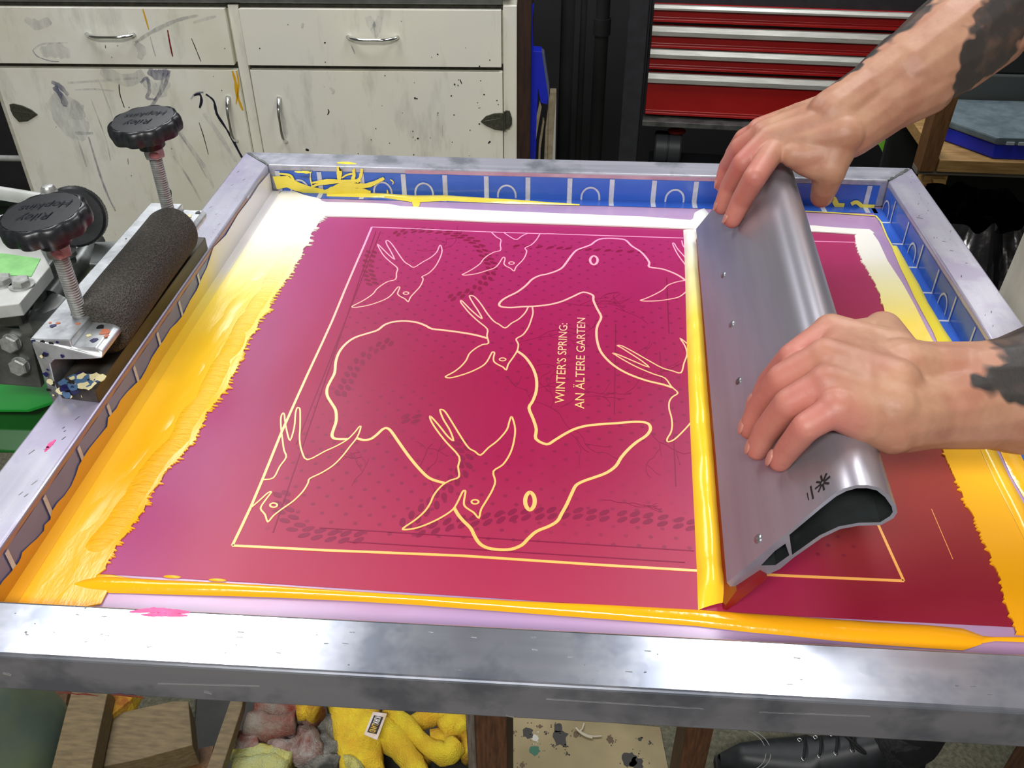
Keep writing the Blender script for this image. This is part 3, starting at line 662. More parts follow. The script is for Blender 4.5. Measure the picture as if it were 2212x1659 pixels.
# squeegee bead
Ls = [(1476, 497), (1478, 540), (1480, 600), (1482, 680), (1484, 760), (1488, 860), (1494, 1000), (1500, 1120), (1505, 1230), (1508, 1318)]
Rs = [(1512, 497), (1514, 540), (1517, 600), (1522, 680), (1528, 760), (1536, 860), (1547, 1000), (1556, 1120), (1564, 1230), (1578, 1300)]
mb = MB()
bead(mb, rs([pz(*p, IZ) for p in Ls], 60), rs([pz(*p, IZ) for p in Rs], 60), .0075, 8, wob=.35)
bead(mb, [pz(*p, IZ) for p in ((1500, 460), (1495, 480), (1497, 500), (1506, 530))], [pz(*p, IZ) for p in ((1522, 450), (1530, 460), (1535, 480), (1530, 520))], .006, 6)
o = mb.build('ink_bead', M['ink_roll'], None, auto=60); tag(o, 'upright roll of ink pushed along the left side of the squeegee blade', 'ink')
# right hand strips
mb = MB()
el = [pz(*p) for p in ((1846, 512), (1848, 530), (1856, 551), (1870, 580), (1883, 602), (1899, 637), (1910, 675), (1924, 711), (1937, 735), (1965, 800), (2000, 885), (2028, 958), (2050, 1010), (2070, 1058), (2095, 1108), (2117, 1156), (2140, 1210), (2158, 1258), (2178, 1330), (2191, 1374))]
er = [pz(*p) for p in ((1868, 500), (1880, 502), (1897, 526), (1916, 567), (1948, 616), (1975, 665), (2000, 716), (2019, 751), (2060, 850), (2112, 970), (2142, 1035), (2180, 1110), (2214, 1180), (2260, 1280), (2300, 1385))]
pool(mb, rag(el, .0012, .0016, -1)+list(reversed(er)), .0014)
o = mb.build('ink_strip', M['ink'], None, auto=60); tag(o, 'wide white to golden ink strip along the right side of the stencil', 'ink')
mb = MB()
l2 = [pz(*p) for p in ((1925, 532), (1945, 580), (1960, 610), (1975, 643), (1992, 675), (2016, 719), (2030, 754), (2078, 870), (2116, 970), (2145, 1033), (2184, 1109), (2217, 1177), (2318, 1390))]
r2 = [pz(*p) for p in ((1937, 532), (1964, 580), (1985, 615), (2005, 656), (2020, 680), (2038, 711), (2065, 751), (2112, 870), (2150, 970), (2178, 1030), (2222, 1110), (2256, 1170), (2370, 1390))]
bead(mb, l2, r2, .0022, 6, wob=.3)
mb.ribbon([pz(*p, IZ) for p in ((1700, 455), (1800, 460), (1892, 467), (1903, 480), (1915, 510), (1931, 540))], .0016, h=.0006)
o = mb.build('ink_strip', M['ink_lemon'], None, auto=60); tag(o, 'narrow lemon yellow ink strip beside the blue tape on the right', 'ink')
mb = MB()
l3 = [pz(*p) for p in ((2153, 960), (2184, 1030), (2236, 1120), (2340, 1300))]; r3 = [pz(*p) for p in ((2188, 950), (2222, 1020), (2286, 1130), (2390, 1300))]
bead(mb, l3, r3, .0022, 6)
o = mb.build('ink_strip', M['ink_smooth'], None, auto=60); tag(o, 'golden ink strip against the right hand tape below the forearm', 'ink')
# yellow bead and splatter at the back
mb = MB()
tb = [(706, 418), (740, 418), (771, 417), (830, 420), (893, 422.5), (961, 423), (1030, 428), (1100, 433), (1180, 438), (1252, 441)]
bb = [(706, 424), (740, 425), (771, 426), (830, 427), (893, 437), (961, 434), (1030, 437), (1100, 440), (1180, 442), (1252, 443.5)]
bead(mb, [pz(*p, IZ) for p in bb], [pz(*p, IZ) for p in tb], .003, 6, wob=.4)
bead(mb, [pz(*p, IZ) for p in ((893, 449), (899, 450), (906, 445))], [pz(*p, IZ) for p in ((890, 437), (900, 436), (908, 437))], .002)
YW = IY1-.0022
def stroke(mb, pts, w):
    c = cr([py(u, v, YW) for u, v in z4((500, 300), pts, 3.687)], 5)
    c = [V((p.x, YW, max(ZM+.002, min(.949, p.z)))) for p in c]
    m = len(c); ws = [w*(.5+.5*math.sin(math.pi*(i+.6)/(m+.2)))*(1+.35*noise.noise(p*300)) for i, p in enumerate(c)]
    mb.ribbon(c, ws, (0, -1, 0), random.uniform(.0005, .0013))
for pts, w in (([(640, 380), (720, 352), (860, 338), (1010, 328)], .004), ([(690, 435), (800, 400), (900, 360), (1010, 372), (1100, 365), (1215, 312)], .0065),
               ([(720, 440), (850, 415), (1000, 420), (1110, 430)], .010), ([(855, 200), (860, 260), (858, 330)], .0055), ([(970, 230), (976, 290), (960, 330)], .0045),
               ([(1040, 240), (1028, 300), (1000, 345)], .004), ([(632, 262), (630, 320), (648, 390)], .0016), ([(380, 275), (470, 290), (510, 345), (560, 360)], .0025),
               ([(880, 310), (920, 285), (975, 275)], .002), ([(640, 350), (760, 330), (860, 330)], .003), ([(880, 390), (960, 340), (1030, 330)], .004),
               ([(560, 262), (600, 270), (640, 262)], .0015), ([(1240, 405), (1245, 430), (1235, 445)], .0015), ([(1265, 322), (1288, 340), (1285, 360)], .0015)): stroke(mb, pts, w)
mb.ribbon([V((py(u, v, YW).x, YW, max(ZM+.002, py(u, v, YW).z))) for u, v in ((594, 395), (620, 392), (640, 402), (665, 410), (700, 419))], [.016, .014, .012, .010, .007], (0, -1, 0), .0006)
o = mb.build('ink_splatter', M['ink_yellow'], None); tag(o, 'yellow ink splashed over the blue tape in the far left corner', 'ink'); mb = MB()
for pts, w in (([(640, 330), (690, 290), (720, 340), (770, 385)], .006), ([(835, 335), (880, 320), (940, 365), (1010, 390)], .0045)):
    c = cr([py(u, v, YW) for u, v in z4((1612, 350), pts, 3.687)], 5); mb.ribbon([V((p.x, YW, max(ZM+.002, p.z))) for p in c], w, (0, -1, 0), .0006)
o = mb.build('ink_splatter', M['ink_yellow'], None); tag(o, 'two small yellow ink marks on the blue tape right of the far hand', 'ink')

# ------------------------------------------------------------------ squeegee
N0 = pz(1565, 1308, ZM); F0 = pz(1497, 480, ZM); AX = (F0-N0).normalized(); NX = AX.cross(V((0, 0, 1))).normalized(); UZ = V((0, 0, 1))
N0 = N0+V((-.0015, 0, .0012)); SL = .485
def sq(a, b, s): return N0+AX*s+NX*a+UZ*b
prof = [(.0000, .0203), (.012, .0405), (.030, .0711), (.0430, .0932), (.0486, .1020), (.0530, .1065), (.0585, .1095), (.0650, .1103), (.0715, .1092), (.0780, .1040), (.0836, .0965), (.0855, .0915), (.0845, .0868), (.0790, .0806), (.0670, .0787), (.0575, .0748), (.0487, .0664), (.0360, .0481), (.0297, .0370), (.0235, .0312), (.0190, .0318), (.0140, .0275), (.0060, .0180), (.0025, .0172)]
inner = [(.030, .0665), (.0440, .0905), (.0500, .1000), (.0545, .1045), (.0595, .1073), (.0650, .1080), (.0705, .1070), (.0762, .1024), (.0815, .0955), (.0830, .0915), (.0822, .0882), (.0780, .0828), (.0665, .0810), (.0562, .0768), (.0470, .0682), (.0345, .0500)]
squee = thing('squeegee', tuple(N0+AX*SL/2), 'tall grey aluminium squeegee being pulled across the screen by two hands', 'squeegee')
def loop_mesh(outer, holes, s0, s1):
    bm = bmesh.new(); es = []; rings = []
    for lp in [outer]+holes:
        vs = [bm.verts.new(sq(a, b, s0)) for a, b in lp]; rings.append(vs)
        for i in range(len(vs)): es.append(bm.edges.new((vs[i], vs[(i+1) % len(vs)])))
    r = bmesh.ops.triangle_fill(bm, edges=es, use_beauty=True, use_dissolve=False)
    fs = [f for f in bm.faces]; ex = bmesh.ops.extrude_face_region(bm, geom=fs)
    bmesh.ops.translate(bm, verts=[v for v in ex['geom'] if isinstance(v, bmesh.types.BMVert)], vec=AX*(s1-s0))
    bmesh.ops.recalc_face_normals(bm, faces=bm.faces)
    for f in bm.faces: f.smooth = True
    for e in bm.edges:
        if len(e.link_faces) == 2 and e.calc_face_angle(0) > math.radians(32): e.smooth = False
    mb = MB(); mb.add([v.co.copy() for v in bm.verts], [[v.index for v in f.verts] for f in bm.faces] if bm.verts.index_update() is None else [])
    bm.free(); return mb
t = NT('satin_aluminium'); n1 = t.noise(1, t.mapped((90, 4, 90)), 4)
t.bump(n1, .05, .0002); M['squee'] = t.set(t.ramp(n1, [(.3, 'acaab2'), (.7, 'a29fa8')]), .33, .62)
hole2 = [(.0180, .0385), (.0265, .0400), (.0330, .0495), (.0290, .0590), (.0240, .0520)]
hb = loop_mesh(prof, [inner, hole2], 0, SL)
ho = hb.build('holder', [M['squee'], simple('shaded_hollow', '35393a', .6, .3, c2='26292a', sc=40)], squee, auto=32)  # second material paints the deep shade of the hollow on its inner faces
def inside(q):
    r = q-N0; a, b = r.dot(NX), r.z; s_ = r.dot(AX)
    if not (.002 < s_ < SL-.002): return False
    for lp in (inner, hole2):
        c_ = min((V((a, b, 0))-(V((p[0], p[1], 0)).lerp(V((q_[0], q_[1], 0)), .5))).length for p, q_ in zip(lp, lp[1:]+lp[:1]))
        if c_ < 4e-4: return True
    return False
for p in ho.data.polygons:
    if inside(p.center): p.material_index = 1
blade = [(.0000, .0000), (.0028, -.0006), (.0225, .0318), (.0180, .0345), (.0060, .0185)]
loop_mesh(blade, [], -.004, SL+.004).build('blade', M['urethane'], squee)['label'] = 'dark red urethane blade along the bottom edge'
FD_ = (NX*.0486+UZ*.0817).normalized(); FN = (-NX*.0817+UZ*.0486).normalized(); FO = sq(.0, .0203, 0)
def face(u, v, off=0): return pl(u, v, FO+FN*off, FN)
for (u, v) in ((1563, 594), (1581, 700), (1596, 823), (1638, 1164)):
    p = face(u, v); mb = MB(); mb.lathe([(.0032, -.0005), (.0032, .0006), (.0024, .0012), (.0009, .0013), (.0008, .0006)], p, FN, 16)
    mb.build('rivet', M['steel_light'], squee, auto=40)
mb = MB(); p = face(1777, 1043, .0002)
for k in range(8):
    a = k*TAU/8; d = FD_*math.sin(a)+AX*math.cos(a); mb.ribbon([p+d*.0010, p+d*.0062], .0014, FN, .0002)
mb.ribbon([p-FD_*.009-AX*.006, p-FD_*.009+AX*.005], .0014, FN, .0002)
mb.ribbon([p-FD_*.0125-AX*.004, p-FD_*.0125+AX*.002], .0008, FN, .0002)
mb.build('printed_mark', M['black_matt'], squee)
# ------------------------------------------------------------------ clamp on the left rail
CX0, CX1, CY0, CY1 = -.007, .024, .240, .474
clamp = thing('screen_clamp', ((CX0+CX1)/2, .357, .92), 'paint spattered aluminium channel clamp gripping the left rail of the screen', 'clamp')
# C shaped channel, open towards the screen
prof_c = [(CX0, 1.0), (CX1, 1.0), (CX1, .9935), (.042, .9935), (.046, .9905), (.046, .9865), (.028, .9845), (.008, .9835), (.0035, .979), (.0015, .960), (.0015, .912), (-.004, .902), (-.0068, .905)]
mb = MB(); mb.prism([(x, CY0-.003*(z < .99), z) for x, z in prof_c], (0, CY1-CY0, 0))
ch = mb.build('channel', M['chan'], clamp, bevel=.0009)
# paint spatters on the near end
mb = MB(); cols = [simple('navy_spatter', '1c1c50', .4), simple('cream_spatter', 'ded6a8', .5), simple('orange_spatter', 'b86a4c', .5), simple('black_spatter', '16161a', .5), simple('steel_blue_spatter', '4a6a8c', .45)]
def splat(c, a, b, mi, rx, n=11):
    c = V(c); pts = [c + V(a)*math.cos(TAU*k/n)*rx*random.uniform(.6, 1.25) + V(b)*math.sin(TAU*k/n)*rx*random.uniform(.6, 1.25) for k in range(n)]
    nn = V(a).cross(V(b)); mb.prism(pts, nn*random.uniform(.0002, .0006), mi)
for _ in range(26):
    z = random.choice([random.uniform(.915, .975), random.uniform(.986, .998)]); x = random.uniform(-.006, .001) if z < .985 else random.uniform(-.005, .022)
    splat((x, CY0-.0031*(z < .99)-.0001, z), (1, 0, 0), (0, 0, 1), random.choice((0, 0, 1, 3, 3)), random.uniform(.0008, .0026))
for x, y, mi, r in ((.002, .258, 0, .0022), (.004, .262, 2, .0018), (-.002, .262, 2, .0012), (.020, .262, 2, .0016), (-.003, .30, 3, .0008), (.0, .40, 3, .0007), (.010, .44, 3, .0005)):
    splat((x, y, 1.0001), (1, 0, 0), (0, 1, 0), mi, r)
for x, y, mi, r in ((.036, .250, 0, .003), (.039, .262, 2, .004), (.033, .268, 3, .003), (.043, .256, 2, .002), (.029, .256, 1, .002), (.034, .46, 1, .003), (.040, .468, 3, .003)):
    splat((x, y, .9937), (1, 0, 0), (0, 1, 0), mi, r)
for _ in range(14):
    splat((CX0-.0001, random.uniform(CY0, CY0+.05), random.uniform(.92, .99)), (0, 1, 0), (0, 0, 1), random.choice((0, 1, 3)), random.uniform(.001, .003))
mb.build('paint_spatter', cols, clamp)['kind'] = 'stuff'
# pressure plate on top of the rail
mb = MB(); mb.prism([(.006, .232, T+.0004), (.0375, .228, T+.0004), (.0375, .478, T+.0004), (.010, .480, T+.0004)], (0, 0, .0125))
pp_ = mb.build('pressure_plate', simple('grimy_steel_plate', '2a2825', .5, .5, c2='54504a', sc=60, stretch=(1, .2, 1), bump=.4, bsc=120), clamp, bevel=.0012)
mb = MB()
for _ in range(24):
    splat((random.uniform(.008, .036), random.uniform(.229, .248), T+.0131), (1, 0, 0), (0, 1, 0), random.choice((1, 1, 1, 4, 0, 4)), random.uniform(.002, .0055))
for _ in range(12):
    splat((random.uniform(.009, .035), .2310-.0008, random.uniform(T+.002, T+.011)), (1, 0, 0), (0, 0, 1), random.choice((1, 1, 0, 4)), random.uniform(.001, .004))
mb.build('paint_spatter', cols, pp_)['kind'] = 'stuff'
BX = .0155
for (y, ang, lab, rk, lab2) in ((.275, 190, 'threaded rod nearest the viewer', .0325, 'black scalloped knob with raised script lettering, nearest'),
                          (.460, 188, 'threaded rod at the far end', .0320, 'black scalloped knob with raised script lettering, farther')):
    kz = 1.062
    mb = MB(); pr = []
    z = T+.013
    while z < kz+.002:
        pr += [(.0046, z), (.0058, z+.0006), (.0058, z+.0011), (.0046, z+.0017)]; z += .0021
    mb.lathe([(r, h) for r, h in pr], (BX, y, 0), seg=20)
    rod = mb.build('threaded_rod', M['zinc'], clamp, smooth=False); rod['label'] = lab
    mb = MB(); mb.lathe([(.0100, T+.0130), (.0100, T+.0150), (.0086, T+.0152), (.0086, T+.0215)], (BX, y, 0), seg=6)
    mb.build('swivel_nut', M['brass'], rod, bevel=.0006)
    mb = MB(); mb.lathe([(.0090, kz-.010), (.0095, kz-.008), (.0095, kz-.002), (.0085, kz)], (BX, y, 0), seg=6)
    nt = mb.build('lock_nut', M['zinc'], rod, bevel=.0006)
    mb = MB(); mb.blob((BX+.003, y-.0075, kz-.005), (.004, .002, .0042), nz=.3, nsc=300); mb.build('pink_dab', simple('dusty_pink_paint', 'b8767a', .5), rod)
    tilt = V((-.06, -.08, 1)).normalized()
    ko = V((BX, y, kz))
    mb = MB(); N_ = 120
    def sc(a, i):
        if i < 4 or i > 10: return 1
        s_ = .5+.5*math.cos(a*10); return 1 - .075*s_**1.6
    mb.lathe([(.0115, 0), (.0118, .004), (.0125, .009), (.014, .0115), (rk*.90, .0118), (rk*.97, .0128), (rk, .0165), (rk*.995, .0215), (rk*.965, .0245), (rk*.91, .0262), (rk*.86, .0264), (rk*.855, .0256), (rk*.84, .0256), (rk*.835, .0265), (.0001, .0270)], ko, tilt, N_, 0, sc)
    kn = mb.build('knob', M['black_plastic'], rod, auto=40); kn['label'] = lab2
    mb = MB(); top = ko+tilt*.0268; a = math.radians(ang)
    r = V((math.cos(a), math.sin(a), 0)); r = (r-tilt*r.dot(tilt)).normalized(); up = tilt.cross(r)
    k = rk/.0325
    text_mesh('Riley', .0135*k, mb, top-r*.010*k+up*.0035*k, r, up, .0005, shear=.35, fit=.026*k, bold=-.004)
    text_mesh('Hopkins', .0125*k, mb, top-r*.020*k-up*.0115*k, r, up, .0005, shear=.35, fit=.038*k, bold=-.004)
    mb.build('raised_lettering', simple('gloss_black_lettering', '2c2f34', .18), kn)
# foam roll
fa, fb = V((.031, .272, .984)), V((.030, .446, .984))
mb = MB(); ax = (fb-fa).normalized(); L = (fb-fa).length
def fo(a, i): return 1+.02*math.sin(3*a+i)
mb.lathe([(.004, .003), (.018, .0005), (.0228, .002), (.0237, .006), (.0240, L*.3), (.0236, L*.6), (.0240, L-.006), (.0228, L-.002), (.018, L), (.004, L-.002)], fa+V((-.004, 0, .003)), (-.02, 1, .0), 40, 0, fo)
o = mb.build('foam_roll', M['foam'], None, smooth=True); tag(o, 'charcoal foam roll lying between the two knobs of the screen clamp', 'foam roll')
# ------------------------------------------------------------------ press carriage left of the clamp
press = thing('press_carriage', (-.12, .35, .78), 'grey steel hinge carriage of the press with hex bolts behind the clamp', 'press carriage')
def hexbolt(c, ax, r, parent, wash=1.35, h=None, name='hex_bolt'):
    h = h or r*.75; mb = MB(); c = V(c); ax = V(ax).normalized()
    mb.lathe([(r*wash, 0), (r*wash, r*.16)], c, ax, 24); mb.lathe([(r*.94, r*.16), (r, r*.25), (r, h), (r*.86, h+r*.14)], c, ax, 6)
    return mb.build(name, M['zinc'], parent, auto=25)
# top plate with label
zt1 = .995
pts = [pz(u, v, zt1) for u, v in ((-60, 470), (12, 462), (75, 515), (108, 575), (42, 655), (-70, 668))]
mb = MB(); mb.prism([(p.x, p.y, zt1-.012) for p in pts], (0, 0, .012)); mb.build('top_plate', M['white_metal'], press, bevel=.001)
ls = [pz(u, v, zt1) for u, v in ((-40, 560), (5, 548), (88, 560), (68, 598), (-40, 592))]
mb = MB(); mb.prism([(p.x, p.y, zt1+.0002) for p in ls], (0, 0, .0004)); mb.build('label_plate', M['sticker'], press)
for uv in ((8, 612), (48, 617)): hexbolt(pz(*uv, zt1), (0, 0, 1), .0075, press)
# front edge blocks and side bracket
mb = MB(); q = [pz(u, v, .970) for u, v in ((-70, 690), (42, 678), (110, 600), (140, 560), (60, 520), (-70, 560))]
mb.prism([(p.x, p.y, .958) for p in q], (0, 0, .022)); mb.build('carriage_block', M['steel'], press, bevel=.002)
yb = pz(45, 700, .955).y
def ypl(u, v, y=yb): return py(u, v, y)
a, b = ypl(-60, 700), ypl(62, 712); c, d = ypl(90, 838), ypl(-40, 828)
mb = MB(); mb.prism([a, b, c, d], (0, .007, 0)); mb.build('bolt_bracket', M['steel'], press, bevel=.0012)
for uv in ((27, 738), (46, 788)): hexbolt(ypl(*uv)+V((0, 0, 0)), (0, -1, .12), .0085, press, 1.0)
# cylinder pins and arms between carriage and clamp
mb = MB(); mb.tube([pz(60, 700, .95), pz(105, 690, .955), pz(135, 655, .96)], [.012, .012, .012], 18); mb.build('hinge_pin', M['steel_light'], press, auto=40)
mb = MB(); mb.tube([pz(110, 648, .955), pz(175, 570, .955), pz(205, 520, .955)], .010, 16); mb.build('hinge_bar', M['steel'], press, auto=40)
q = [pz(u, v, .975) for u, v in ((205, 522), (265, 520), (230, 572), (192, 570))]
mb = MB(); mb.prism([(p.x, p.y, .93) for p in q], (0, 0, .045)); mb.build('link_block', M['steel'], press, bevel=.001)
q = [pz(u, v, .965) for u, v in ((75, 650), (140, 650), (105, 700), (60, 690))]
mb = MB(); mb.prism([(p.x, p.y, .905) for p in q], (0, 0, .06)); mb.build('link_block', M['steel'], press, bevel=.001)
mb = MB(); mb.lathe([(.013, 0), (.013, .005), (.009, .0055), (.009, .016), (.012, .017), (.012, .021)], pz(150, 585, .955), (0, 0, 1), 24)
mb.build('spring_collar', M['steel_light'], press, auto=35)
# tie rod with capped bolt and black knurled wheel
zr = 1.03
tie = thing('tie_rod', tuple(pz(60, 425, zr)), 'silver tie rod ending in a domed nut above the nearest clamp knob', 'rod')
mb = MB(); mb.tube([pz(-160, 400, zr), pz(5, 418, zr), pz(92, 432, zr)], [.0062, .0062, .0062], 18); mb.build('rod', M['white_metal'], tie, auto=40)
c0 = pz(116, 444, zr); mb = MB(); mb.lathe([(.0135, -.006), (.0138, 0), (.0138, .0025), (.0105, .003), (.0105, .005), (.0118, .0055), (.0118, .007)], c0, (0, 0, 1), 28)
mb.build('washer', M['steel_light'], tie, auto=35)
mb = MB(); mb.lathe([(.0080, .007), (.0080, .0125), (.0070, .014)], c0, (0, 0, 1), 6); mb.lathe([(.0062, .0138), (.0060, .0165), (.0045, .0185), (.001, .019)], c0, (0, 0, 1), 20)
mb.build('domed_nut', M['zinc'], tie, auto=35)
wc = pz(166, 466, 1.0); wa = V((.25, -1, .35)).normalized()
mb = MB()
mb.lathe([(.002, -.004), (.018, -.004), (.021, -.001), (.0255, -.001), (.0275, .001), (.0275, .009), (.0255, .011), (.002, .011)], wc, wa, 120, 0, lambda a, i: 1+(.012 if i in (4, 5) and int(a/TAU*120) % 2 else 0))
mb.lathe([(.010, .011), (.009, .016), (.002, .016)], wc, wa, 24)
o = mb.build('knurled_wheel', M['black_plastic'], None, auto=40); tag(o, 'black knurled adjusting wheel behind the nearest clamp knob', 'wheel')
mb = MB(); mb.tube([pz(-160, 440, .99), pz(40, 447, .99), pz(110, 452, .99), pz(150, 462, .99)], .009, 14)
mb.tube([pz(-140, 425, 1.0), pz(20, 433, 1.0), pz(96, 440, 1.0)], .006, 12)
o = mb.build('black_bar', M['black_matt'], None, auto=40); tag(o, 'black round bar running to the knurled wheel from the left edge', 'bar')
# green press arm
za = .845
mb = MB(); q = [pz(u, v, za) for u, v in ((-1300, 742), (100, 742), (142, 800), (128, 862), (60, 884), (-1250, 884))]
mb.prism([(p.x, p.y, za-.004) for p in q], (0, 0, .004), 0)
q2 = [V((p.x, p.y, za)) for p in (q[3], q[4], q[5])]
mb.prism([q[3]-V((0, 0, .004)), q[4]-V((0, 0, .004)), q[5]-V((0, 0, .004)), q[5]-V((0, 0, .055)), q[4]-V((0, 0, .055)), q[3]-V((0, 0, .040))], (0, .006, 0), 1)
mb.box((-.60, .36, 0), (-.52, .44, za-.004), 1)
o = mb.build('green_beam', [M['green'], M['green_dark']], None, bevel=.001); tag(o, 'green enamelled steel beam of the press under the left rail', 'beam')
MB().box((-.06, .33, za), (-.0075, .42, .9015)).build('clamp_support', M['steel'], press, bevel=.001)
# ------------------------------------------------------------------ bench that carries the press
bench = thing('press_bench', (.39, .38, 0), 'timber bench under the screen with brown wooden legs', 'bench')
MB().box((.06, .09, .845), (.785, .70, .900)).build('bench_top', M['wood_dull'], bench, bevel=.002)
MB().box((.10, .12, .900), (.70, .66, .9155)).build('platen', simple('white_platen', 'b8b6b4', .5), bench, bevel=.001)
def leg(x, y, w, d, lab, m='wood_leg'):
    mb = MB(); mb.box((x-w/2, y, 0), (x+w/2, y+d, .845)); o = mb.build('leg', M[m], bench, bevel=.002); o['label'] = lab
leg(.339, .16, .030, .085, 'brown bench leg left of the paint spotted board', 'wood_leg')
leg(.322, .157, .008, .09, 'grey edged strip on the left bench leg', 'wood_leg2')
leg(.561, .30, .030, .05, 'brown bench leg beside the black shoe', 'wood_leg')
leg(.836, .15, .036, .05, 'brown bench leg at the bottom right corner', 'wood_leg')
leg(.08, .62, .04, .06, 'bench leg at the far left', 'wood_leg')
# ------------------------------------------------------------------ kitchen cabinet behind
class Plane:
    """vertical plane through o turned by th; local x along it, y into it (away), z up"""
    def __init__(s, o, th):
        s.o = V(o); s.x = V((math.cos(th), math.sin(th), 0)); s.y = V((-math.sin(th), math.cos(th), 0)); s.z = V((0, 0, 1)); s.ax = (s.x, s.y, s.z)
    def uv(s, u, v, d=0):
        p = pl(u, v, s.o+s.y*d, s.y); q = p-s.o; return q.dot(s.x), q.z
    def p(s, x, y, z): return s.o+s.x*x+s.y*y+s.z*z
    def at(s, u, v, d=0): return pl(u, v, s.o+s.y*d, s.y)
def solve_th(o, a, b):
    lo, hi = -.3, .3
    f = lambda th: (lambda P_: P_.uv(*b)[1]-P_.uv(*a)[1])(Plane(o, th))
    for _ in range(40):
        m = (lo+hi)/2
        if f(lo)*f(m) <= 0: hi = m
        else: lo = m
    return (lo+hi)/2
CO = V((-.365, 1.75, 0)); CP = Plane(CO, solve_th(CO, (0, 133), (1083, 142)))
u_ = CP.uv
cab = thing('kitchen_cabinet', tuple(CP.p(-.05, .25, 0)), 'old cream painted kitchen cabinet with paint streaks against the back wall', 'cabinet')
zdt = (u_(521, 16)[1]+u_(1083, 17)[1])/2; zdb = (u_(546, 135)[1]+u_(1083, 140)[1])/2; zD = (u_(548, 147)[1]+u_(1085, 151)[1])/2
xL0 = u_(-14, 20)[0]-.04; xL1 = u_(492, 30)[0]; xR0 = u_(523, 30)[0]; xR1 = u_(1083, 60)[0]; xe = u_(1117, 60)[0]
xDl = u_(10, 180)[0]; xBody = u_(2, 215)[0]-.004
print('cab', [round(v, 3) for v in (zdt, zdb, zD, xL0, xL1, xR0, xR1, xe, xBody)], CP.x)
zb = .10
def cbox(mb, a, b, mi=0): return mb.box(a, b, mi, CP.ax, CP.o)
mb = MB(); cbox(mb, (xBody, .0, .0), (xe, .50, zdt+.008)); carc = mb.build('carcass', M['cream_edge'], cab, bevel=.002)
mb = MB(); cbox(mb, (xL0-.02, -.012, zdt+.010), (xR1+.004, .52, zdt+.045)); mb.build('worktop', M['worktop'], cab, bevel=.003)
mb = MB(); cbox(mb, (xL1+.005, -.008, zb), (xR0-.004, 0, zdt+.006)); mb.build('centre_stile', M['cream2'], cab, bevel=.0015); mb = MB(); cbox(mb, (xR1+.004, -.009, zb), (xe, 0, zdt+.008)); mb.build('right_stile', M['cream2'], cab, bevel=.0015)
mb = MB(); cbox(mb, (xL0, -.0015, zdb-.002-.012), (xL1+.004, 0, zdb+.002)); cbox(mb, (xR0-.003, -.0015, zdb-.014), (xR1+.004, 0, zdb+.002)); cbox(mb, (xL0, -.0015, zdt-.002), (xR1+.004, 0, zdt+.009)); mb.build('dark_gap', M['gap'], cab)
stain = {}
for k, (c, a) in dict(blue=('5c5f86', .55), navy=('16162e', 1), grey=('8c8d96', .35), redk=('7a1a18', 1), yel=('e0a818', 1), blk=('26261f', 1), soft=('8f93a4', .22)).items():
    t = NT('drip_'+k)
    t.set(c, .5)
    if a < 1:
        t.link(t.math('MULTIPLY', t.ramp(t.noise(45, t.mapped((1, 1, .35)), 5, .7), [(.3, (0, 0, 0, 1)), (.7, (1, 1, 1, 1))]), a*1.3, True), t.b.inputs['Alpha'])
    stain[k] = t.m
SK = list(stain); front = CP.y*-1
def door(name, x0, x1, z0, z1, m, strokes=(), lab=None, dots=()):
    mb = MB(); cbox(mb, (x0, -.019, z0), (x1, -.001, z1))
    d = -.0192
    for k, pts, w in strokes:
        P_ = []
        for (a, b) in pts:
            p = CP.at(a, b, d); lx = (p-CP.o).dot(CP.x); lz = p.z
            P_.append(CP.p(min(max(lx, x0+.001), x1-.001), d, min(max(lz, z0+.001), z1-.001)))
        c = cr(P_, 4); m_ = len(c)
        ws = [w*(.55+.45*math.sin(math.pi*(i+.5)/m_))*(1+.5*noise.noise(q*120)) for i, q in enumerate(c)]
        mb.ribbon(c, ws, front, .0002, 1+SK.index(k))
    for (a, b), r in dots:
        p = CP.at(a, b, d); mb.prism([p+CP.x*math.cos(q)*r*random.uniform(.7, 1.2)+CP.z*math.sin(q)*r*random.uniform(.7, 1.2) for q in [TAU*i/8 for i in range(8)]], front*.0003, 1+SK.index('blk'))
    o = mb.build(name, [M[m]]+[stain[k] for k in SK], cab)
    if lab: o['label'] = lab
    return o
def z1_(pts): return [(x/3.687, y/3.687) for x, y in pts]
def z2_(pts): return [(550+x/3.687, y/3.687) for x, y in pts]
dl = door('drawer', xL0, xL1, zdb, zdt, 'cream', [
    ('redk', z1_([(1335, 240), (1345, 300), (1360, 380), (1375, 450)]), .0038), ('yel', z1_([(1135, 65), (1155, 130), (1185, 235)]), .0036),
    ('blk', z1_([(1525, 305), (1560, 390), (1600, 490)]), .0018), ('grey', z1_([(1080, 340), (1200, 260), (1400, 165), (1580, 122)]), .008),
    ('soft', z1_([(1540, 180), (1640, 150), (1720, 130)]), .006), ('blue', z1_([(260, 400), (300, 450), (400, 485), (470, 490)]), .0025), ('soft', z1_([(260, 400), (340, 350), (540, 340)]), .004),
    ('soft', z1_([(200, 150), (300, 200), (400, 160)]), .02), ('soft', z1_([(330, 420), (450, 400), (560, 430)]), .03), ('soft', z1_([(1080, 340), (1130, 400), (1110, 470)]), .02), ('grey', z1_([(1195, 290), (1225, 400), (1240, 450)]), .003),
    ('blk', z1_([(838, 360), (841, 384)]), .0018)], 'left drawer with red and yellow drips', [(z1_([(890, 455)])[0], .0012), (z1_([(1790, 385)])[0], .0012)])
